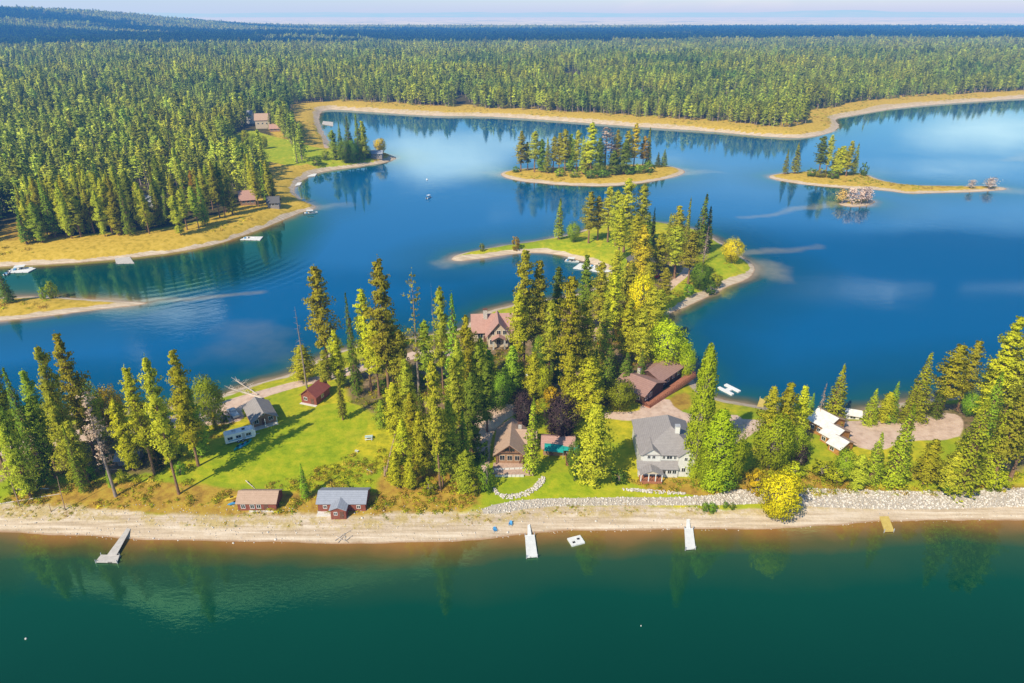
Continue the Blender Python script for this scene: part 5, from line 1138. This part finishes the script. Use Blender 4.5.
car(545, 374, R(60), M_REDP, 'dark red car parked right of the white car in the grove')
car(603, 346, R(0), M_REDP, 'red car parked before the house hidden in the pines')
A = at(228, 443); B_ = at(253, 436.5)
r = empty('camper_trailer', ((A[0]+B_[0])/2, (A[1]+B_[1])/2, (A[2]+B_[2])/2), math.atan2(B_[1]-A[1], B_[0]-A[0]), 'long white camper trailer parked on the meadow edge', 'camper')
m = MB(); pr = [(-3.6,.55),(-3.6,2.5),(-3.3,2.85),(3.2,2.85),(3.7,2.3),(3.7,1.2),(3.4,.55)]; n = len(pr)
for s in (-1.2, 1.2): m.v += [(a, s, b) for a, b in pr]
m.f = [tuple(range(n)), tuple(range(2*n-1, n-1, -1))]+[(i, n+i, n+(i+1) % n, (i+1) % n) for i in range(n)]; m.build('body', M_WHITE, r)
for x in (-2.4, -.4, 2.0): window(r, x, -1.21, 1.8, 1.1, .7, frame=M_STEEL)
m = MB(); m.box(-2.9, 2.7, -1.225, -1.202, 1.0, 1.22); m.build('side_stripe', M_BLUE, r)
m = MB(); m.box(-1.7, -.8, -.4, .4, 2.852, 3.1); m.build('roof_vent', M_STEEL, r); m = MB(); m.box(.7, 1.4, -.35, .35, 2.852, 3.02); m.build('roof_vent', M_GLASS, r)
door(r, .8, -1.215, .6, .7, 1.9, mat=M_STEEL)
for b in (-1.15, 1.15): wheel(r, -.6, b, .34); wheel(r, .4, b, .34)
m = MB(); m.beam((3.5, 0, .5), (4.7, 0, .5), .06); m.build('tow_bar', M_STEEL, r)
for i, (px, py, mt, lb) in enumerate(((238,448,M_TEAL,'teal kayak lying beside the camper trailer'),(243,446,M_BLUE,'blue kayak lying beside the camper trailer'),(248,443.5,M_TEAL,'dark teal kayak nearest the cottage by the camper trailer'),(235.5,503.5,M_BLUE,'pale blue kayak leaning at the tan-roofed boathouse'),(232,499,simple('yellow_plastic',(.7,.5,.05),.4),'yellow kayak behind the tan-roofed boathouse'))):
    x, y, z = at(px, py); r = empty('kayak', (x, y, z+.25), R(75 if i < 3 else 30), lb, 'kayak')
    m = MB(); v, f = tube([(-1.7,0,.12),(-1.2,0,.03),(0,0,0),(1.2,0,.03),(1.7,0,.12)], [.03,.26,.36,.26,.03], 8); m.v = [tuple(q) for q in v]; m.f = [tuple(q) for q in f]; m.build('hull', mt, r)
    m = MB(); m.box(-.35, .35, -.2, .2, .3, .375); m.build('cockpit', M_BLACK, r)
# yard furniture
x, y, z = at(369, 439); r = empty('picnic_table', (x, y, z), R(8), 'white and teal slatted picnic table on the meadow', 'picnic table')
for k in range(5): m = MB(); m.box(-.95, .95, -.5+k*.21, -.33+k*.21, .72, .78); m.build('top_board', M_TEAL if k % 2 else M_WHITE, r)
for s in (-.95, .8): m = MB(); m.box(-.95, .95, s, s+.25, .42, .47); m.build('bench', M_WHITE, r)
for s in (-.7, .7): m = MB(); m.beam((s, -.85, 0), (s, .1, .72), .05); m.beam((s, .85, 0), (s, -.1, .72), .05); m.beam((s, -.9, .4), (s, .95, .4), .04); m.build('leg', M_WHITE, r)
def chair(px, py, rz, mat, label):
    x, y, z = at(px, py); r = empty('lawn_chair', (x, y, z), rz, label, 'chair'); r.scale = (.8, .8, .8)
    m = MB(); m.slab([(-.35,-.35,.42),(.35,-.35,.42),(.35,.3,.32),(-.35,.3,.32)], .05); m.build('seat', mat, r)
    m = MB(); m.slab([(-.35,.28,.32),(.35,.28,.32),(.35,.62,1.05),(-.35,.62,1.05)], .05); m.build('backrest', mat, r)
    for s in (-.42, .42): m = MB(); m.slab([(s-.07,-.4,.62),(s+.07,-.4,.62),(s+.07,.4,.6),(s-.07,.4,.6)], .04); m.build('armrest', mat, r)
    for a in (-.38, .38):
        for b in (-.33, .35): m = MB(); m.box(a-.04, a+.04, b-.04, b+.04, 0, .6); m.build('leg', mat, r)
chair(495, 531, R(20), M_BLUE, 'blue lawn chair on the beach, lower left of the pair'); chair(510.5, 525, R(-10), M_BLUE, 'blue lawn chair on the beach, upper right of the pair')
chair(357, 452, R(160), M_WHITE, 'single white lawn chair on the meadow'); 
for i, q in enumerate(((512,463),(519,463))): chair(q[0], q[1], R(30*i), M_WHITE, ('left' if i == 0 else 'right')+' white chair on the patio of the tan cottage')
# fallen trunks, driftwood
def log(a, b, r_, label, mat=None, za=.15, zb=.15, name='fallen_log', br=0):
    A = Vector(at(*a)); B = Vector(at(*b)); A.z += za; B.z += zb; L = (B-A).length
    r = empty(name, A, 0, label, 'log'); D_ = B-A
    n = 6; pts = [tuple(D_*(i/n)+Vector((0, random.uniform(-.05, .05), random.uniform(-.03, .03)))) for i in range(n+1)]
    v, f = tube(pts, [r_*(1-.6*i/n) for i in range(n+1)], 7); m = MB(); m.v = [tuple(q) for q in v]; m.f = [tuple(q) for q in f]; m.build('stem', mat or M_LOG, r)
    if br:
        m = MB()
        for k in range(br):
            t = random.uniform(.3, 1); p = D_*t; e = p+Vector((random.uniform(-1, 1), random.uniform(-1, 1), random.uniform(.1, .6)))*L*.13; m.beam(tuple(p), tuple(e), .035)
        m.build('branches', mat or M_LOG, r)
log((18,489.5),(49,489),.28,'straight pale log lying in the grass of the left bank'); log((-4,505),(62,494),.17,'long thin log slanting across the left bank')
log((110,470),(141,469),.16,'brown log lying behind the tall pines of the left bank',M_DLOG)
log((385,477),(396,440),.25,'broken leaning trunk on the meadow edge',M_DLOG,.2,2.2); log((385,476),(385.2,475),.28,'short upright stump of the broken trunk',M_DLOG,0,2.6,'tree_stump')
log((367,470),(373,473),.16,'short pale log in the shrubs behind the grey boathouse'); log((246,482),(255,489),.12,'curved pale branch behind the tan-roofed boathouse',None,.4,.1,'fallen_log',4)
log((263,399),(229,390),.3,'fallen bleached tree with pale roots at the lake road',None,.2,1.0,'fallen_tree',46); log((258,395),(236,384),.2,'second bleached fallen tree behind the larger one at the lake road',None,.2,1.6,'fallen_tree',40)
for i, q in enumerate((((335,541),(350,531)),((338,543),(345,535)),((346,541),(352,536)),((336,537),(348,543)))): log(q[0], q[1], .09, ['longest','shortest','right-hand','crossing'][i]+' bleached driftwood branch in the pile at the waterline', None, .2, .25, 'driftwood', 5)
for a, b, h, l, w in (((20,507),(10,482),0,'leaning dead trunk at the far left of the bank',.14),((65,510),(56,477),0,'leaning bare pole left of the tall pines on the bank',.11),((51,512),(48,505),0,'short leaning stump stick on the left bank',.1)):
    A = Vector(at(*a)); rt = ray(*b); t = A.y/rt[1]; B_ = Vector((rt[0]*t, A.y+.3, HC+rt[2]*t)); v, f = tube([A-Vector((0,0,.4)), (A+B_)/2, B_], [w, w*.8, w*.4], 7)
    o = new_obj('dead_pole', mesh_np('dead_pole', v, f, [M_DLOG], smooth=True)); tag(o, l, 'dead tree')
for i in range(4):
    a = (350+i*6, 461-i*.5)
# terrace stones, rock banks (uncountable rubble) -------------------------------------
def rock_proto(nm, seed, mat, k=3):
    c = bpy.data.collections.new(nm)
    for q in range(k):
        rr_ = np.random.RandomState(seed+q); n = 6; V = []
        for i in range(5):
            for j in range(n):
                th = math.pi*i/4; ph = 2*math.pi*j/n+i*.4; s = rr_.uniform(.75, 1.15)
                V.append((s*math.sin(th)*math.cos(ph), s*.8*math.sin(th)*math.sin(ph), s*.62*math.cos(th)))
        F = [(i*n+j, i*n+(j+1) % n, (i+1)*n+(j+1) % n, (i+1)*n+j) for i in range(4) for j in range(n)]
        c.objects.link(bpy.data.objects.new('rock', mesh_np('rock', V, F, [mat])))
    return c
nr = NT('pale_rock'); oi = nr.n('ShaderNodeObjectInfo'); rc_ = nr.ramp(oi.outputs['Random'], [(0, (.42,.36,.29)), (.4, (.66,.59,.50)), (.8, (.82,.76,.68)), (1, (.60,.48,.36))])
M_ROCK = nr.done(nr.bsdf(nr.mix(rc_, (.5,.47,.43), nr.map(nr.noise(2.5, 4, .6, nr.objco()), .3, .7, 0, .5)), .9, .2))
RC = rock_proto('rock_kinds', 3, M_ROCK, 5)
def fill_zone(zs, step, rs, keep=1.0, lim=None):
    out = []
    for z in zs:
        x0, y0 = z.min(0); x1, y1 = z.max(0); n = int((x1-x0)*(y1-y0)/step**2*keep)
        p = np.stack([rs.uniform(x0, x1, n), rs.uniform(y0, y1, n)], 1); out.append(p[poly_sdf(z, p[:, 0], p[:, 1]) > 0])
    return np.concatenate(out)
rk = np.random.RandomState(44)
Pk = fill_zone(Z_ROCK, .42, rk); s = rk.uniform(.2, .52, len(Pk))**1.0; s *= np.where(Pk[:, 0] < 40, .62, .8)
instancer('rock_bank', Pk, height(Pk[:, 0], Pk[:, 1])+.05, np.stack([s, s, s], 1), RC, rk, 'bank of tumbled pale boulders along the beach', tilt=.5)
tw = [zone([(494,485),(500,491),(512,492),(528,488),(538,480),(541,474),(546,476),(543,483),(533,491),(516,495.5),(500,495),(492,489)], 3.3), zone([(622,485),(686,489),(686,491.5),(622,488)], 3.3)]
Pk = fill_zone(tw, .27, rk); s = rk.uniform(.18, .34, len(Pk)); instancer('terrace_rocks', Pk, height(Pk[:, 0], Pk[:, 1])+.12, np.stack([s, s, s], 1), RC, rk, 'curved dry-stone retaining rows in the lawn', tilt=.5)
Z_BEACH = [zone([(0,533),(0,508),(100,508),(250,512),(480,510),(482,520),(540,508),(735,508),(735,524),(800,524),(1040,508),(1040,521),(830,526),(690,530),(560,531),(420,542),(200,541)], .6)]
Pk = fill_zone(Z_BEACH, 1.15, rk); s = rk.uniform(.05, .22, len(Pk)); s[rk.rand(len(s)) < .04] *= 1.9
instancer('beach_stones', Pk, height(Pk[:, 0], Pk[:, 1])+.02, np.stack([s, s, s], 1), RC, rk, 'scattered stones on the pebble beach', tilt=.5)
# low growth ---------------------------------------------------------------------------
def tuft_kinds(nm, cols):
    c = bpy.data.collections.new(nm)
    for i, (sh, lit) in enumerate(cols):
        m_ = leaf_mat('undergrowth_leaves', sh, lit, .3); rr_ = np.random.RandomState(70+i)
        C = rr_.normal(size=(46, 3))*[.45, .45, .28]; C[:, 2] = np.abs(C[:, 2])+.1
        v, f = sprays(C, np.full(46, .42)*rr_.uniform(.6, 1.3, 46), rr_, 1); me = mesh_np('tuft', v, f, [m_]); crown_normals(me, v, f, zc=-.3)
        c.objects.link(bpy.data.objects.new('tuft', me))
    return c
TK = tuft_kinds('tuft_kinds', [((.30,.36,.015),(.58,.60,.03)), ((.42,.38,.012),(.80,.66,.04)), ((.42,.28,.04),(.72,.50,.08)), ((.16,.24,.012),(.36,.46,.025)), ((.36,.38,.015),(.68,.62,.03))])
zz = [zone([(-20,500),(0,478),(60,470),(200,478),(250,500),(120,506)]), zone([(380,470),(470,470),(482,505),(420,510),(360,508),(300,508),(250,512),(240,500),(300,496),(380,490)]),
      zone([(205,485),(350,455),(385,440),(395,480),(330,492)]), zone([(735,470),(830,462),(1040,470),(1040,490),(820,492),(790,492),(738,488)]), zone([(160,430),(225,415),(240,425),(228,450),(180,475),(160,470)]),
      zone([(330,400),(360,378),(500,350),(640,330),(680,380),(560,420),(480,412),(478,470),(400,460),(395,420)]), zone([(0,440),(160,430),(165,465),(0,480)]), zone([(610,470),(640,480),(720,480),(715,492),(620,486)]), zone([(520,400),(600,395),(600,440),(560,440),(520,420)]), zone([(670,290),(720,262),(738,270),(710,290),(676,300)], 2)]
PT2 = fill_zone(zz, 1.0, rk); pd2, _ = shore(PT2[:, 0], PT2[:, 1]); 
keepm = (pd2 > 5.5) & (zmask(Z_ROAD, .1, PT2[:, 0], PT2[:, 1]) < .5) & (zmask(Z_LAWN[:3], .1, PT2[:, 0], PT2[:, 1]) < .5) & (fbm(PT2[:, 0], PT2[:, 1], 7, 77) > .40)
PT2 = PT2[keepm]; s = rk.uniform(.35, 1.15, len(PT2)); hs_ = s*rk.uniform(.5, 1.1, len(s))
instancer('undergrowth', PT2, height(PT2[:, 0], PT2[:, 1]), np.stack([s, s, hs_], 1), TK, rk, 'low yellow-green undergrowth and weeds over the banks')
PT4 = fill_zone(Z_BEACH, .9, rk); pd4, _ = shore(PT4[:, 0], PT4[:, 1]); PT4 = PT4[(pd4 > 3.2) & (fbm(PT4[:, 0], PT4[:, 1], 5, 79) > .53)]; s = rk.uniform(.15, .5, len(PT4))
instancer('beach_weeds', PT4, height(PT4[:, 0], PT4[:, 1]), np.stack([s, s, s*.7], 1), TK, rk, 'dry weeds growing on the upper beach')
# shore scrub of the far shores and islands
PT3 = scatter(0, 180, 1250, rk, lambda y: 4.2 if y < 600 else 6.5); pd3, pw3 = shore(PT3[:, 0], PT3[:, 1]); q = (pd3 > 6) & (pd3 < 14+np.clip(PT3[:, 1]-350, 0, 500)*.06) & (pw3 > 0) & (fbm(PT3[:, 0], PT3[:, 1], 30, 78) > .52)
PT3 = PT3[q]; s = rk.uniform(.8, 2.1, len(PT3)); instancer('shore_scrub', PT3, height(PT3[:, 0], PT3[:, 1]), np.stack([s, s, s*.7], 1), TK, rk, 'patches of golden scrub along the far shores')
scene.cycles.use_denoising = True
scene.cycles.max_bounces = 5; scene.cycles.diffuse_bounces = 2; scene.cycles.glossy_bounces = 2; scene.cycles.transmission_bounces = 3; scene.cycles.transparent_max_bounces = 6; scene.cycles.volume_bounces = 0
scene.cycles.caustics_reflective = False; scene.cycles.caustics_refractive = False
scene.cycles.sample_clamp_indirect = 6
